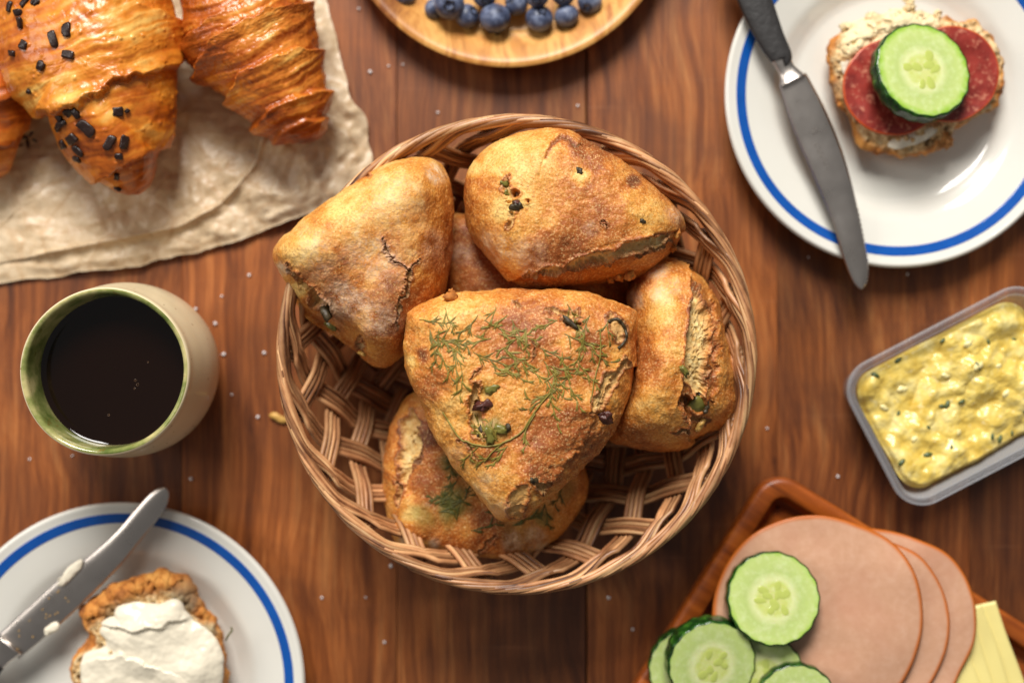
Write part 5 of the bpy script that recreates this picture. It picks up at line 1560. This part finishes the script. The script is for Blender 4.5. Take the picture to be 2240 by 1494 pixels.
# cheese
labs = ['lowest cheese slice, its corner sticking out farthest right of the ham', 'second cheese slice from the bottom of the fanned stack',
        'third cheese slice from the bottom of the fanned stack', 'topmost cheese slice, nearest to the ham edge']
for k in range(4):
    z = 0.0192 + 0.0020 * k
    a = math.radians(-19 + 0.8 * k)
    tr = np.array(P(2178 - 30 * k, 1314 + 7 * k, z)[:2])
    w_, h_ = 0.060, 0.088
    ex = np.array([math.cos(a + math.radians(18)), math.sin(a + math.radians(18))]); ey = np.array([-math.sin(a + PI * 2 + math.radians(38)), 0])
    ey = np.array([math.sin(math.radians(19)), -math.cos(math.radians(19))])
    ex = np.array([-math.cos(math.radians(12)), -math.sin(math.radians(12))])
    V = []
    cv = [(0.0, 0.0), (0.0, 1.0), (1.0, 1.0), (1.0, 0.0)]
    ring = []
    for (a0, b0), (a1, b1) in zip(cv, cv[1:] + cv[:1]):
        for m_ in range(12): ring.append((a0 + (a1 - a0) * m_ / 12, b0 + (b1 - b0) * m_ / 12))
    for inset_, zz in ((0.0010, -0.0010), (0, -0.0007), (0, 0.0003), (0.0012, 0.0010)):
        for (u_, v_) in ring:
            uu = inset_ / w_ + u_ * (1 - 2 * inset_ / w_); vv = inset_ / h_ + v_ * (1 - 2 * inset_ / h_)
            p = tr + ex * w_ * (uu + 0.008 * math.sin(v_ * 9 + k * 2)) + ey * h_ * vv
            V.append((p[0], p[1], z + zz + 0.0003 * math.sin(v_ * 8 + k)))
    m_ = len(ring)
    F = [tuple(range(m_)), tuple(range(3 * m_, 4 * m_))[::-1]] + [(l_ * m_ + e_, (l_ + 1) * m_ + e_, (l_ + 1) * m_ + (e_ + 1) % m_, l_ * m_ + (e_ + 1) % m_) for l_ in range(3) for e_ in range(m_)]
    o = part('cheese_slice', V, F, M['cheese'], smooth=False)
    tag(o, labs[k], 'cheese slice', 'cheese slices on the tray')

cucumber(1688, 1308, 0.0370, 102, 'large cucumber slice lying on the topmost ham slice', (-0.14, 0.10), 0.0100, 4, 0.5)
cucumber(1508, 1458, 0.0230, 90, 'cucumber slice mostly hidden at the left, under the front left slice', (0.05, -0.10), 0.0095, 6, 0.2)
cucumber(1552, 1444, 0.0350, 98, 'cucumber slice at the lower left of the tray, leaning on another slice', (0.16, -0.10), 0.011, 7, 1.2)
cucumber(1668, 1476, 0.0320, 90, 'cucumber slice glimpsed beneath the slices at the bottom edge', (0.0, 0.0), 0.007, 8, 0.9)
cucumber(1740, 1540, 0.0400, 92, 'cucumber slice cut by the bottom edge, right of the lower left one', (0.02, 0.0), 0.007, 9, 0.1)

# ------------------------------------------------------------------ salt grains and crumbs on the table
grains = [(850, 145), (881, 142), (785, 20), (810, 158), (958, 247), (1264, 232), (1768, 563), (489, 775), (578, 772), (485, 648), (428, 676), (471, 708), (507, 863), (564, 912), (65, 1004), (158, 997), (418, 1047),
          (1678, 937), (1833, 1042), (855, 1237), (704, 1307), (841, 1404), (1384, 1376), (800, 1306), (1331, 1307), (545, 602), (1985, 600)]
me = blob_mesh('salt_grain', M['salt'], 0.0009, 0.0008, 0.0007, 2, 0.3, 8, 6, boxy=0.7)
r = random.Random(4)
for (x, y) in grains:
    o = link('salt_grain', me, None, P(x, y, 0.0006), (0, 0, r.random() * 3), (r.uniform(0.6, 1.2),) * 3)
    where = ('between the mug and the basket' if 380 < x < 620 and 580 < y < 960 else 'between the berry plate and the basket' if 780 < x < 1300 and y < 260 else
             'below the basket' if 640 < x < 1400 and y > 1200 else 'between the mug and the lower left plate' if x < 620 and y > 960 else
             'right of the basket' if x > 1500 and y > 500 else 'left of the knife and salami plate' if x > 1300 else 'beside the baking paper')
    tag(o, 'tiny white salt grain on the table ' + where, 'salt grain', 'salt grains ' + where)
o = link('pastry_crumb', blob_mesh('pastry_crumb', M['yellow'], 0.0055, 0.0022, 0.0014, 9, 0.4), None, P(606, 913, 0.0016), (0, 0, -0.4))
tag(o, 'small yellow pastry flake on the table against the left side of the basket', 'pastry flake')
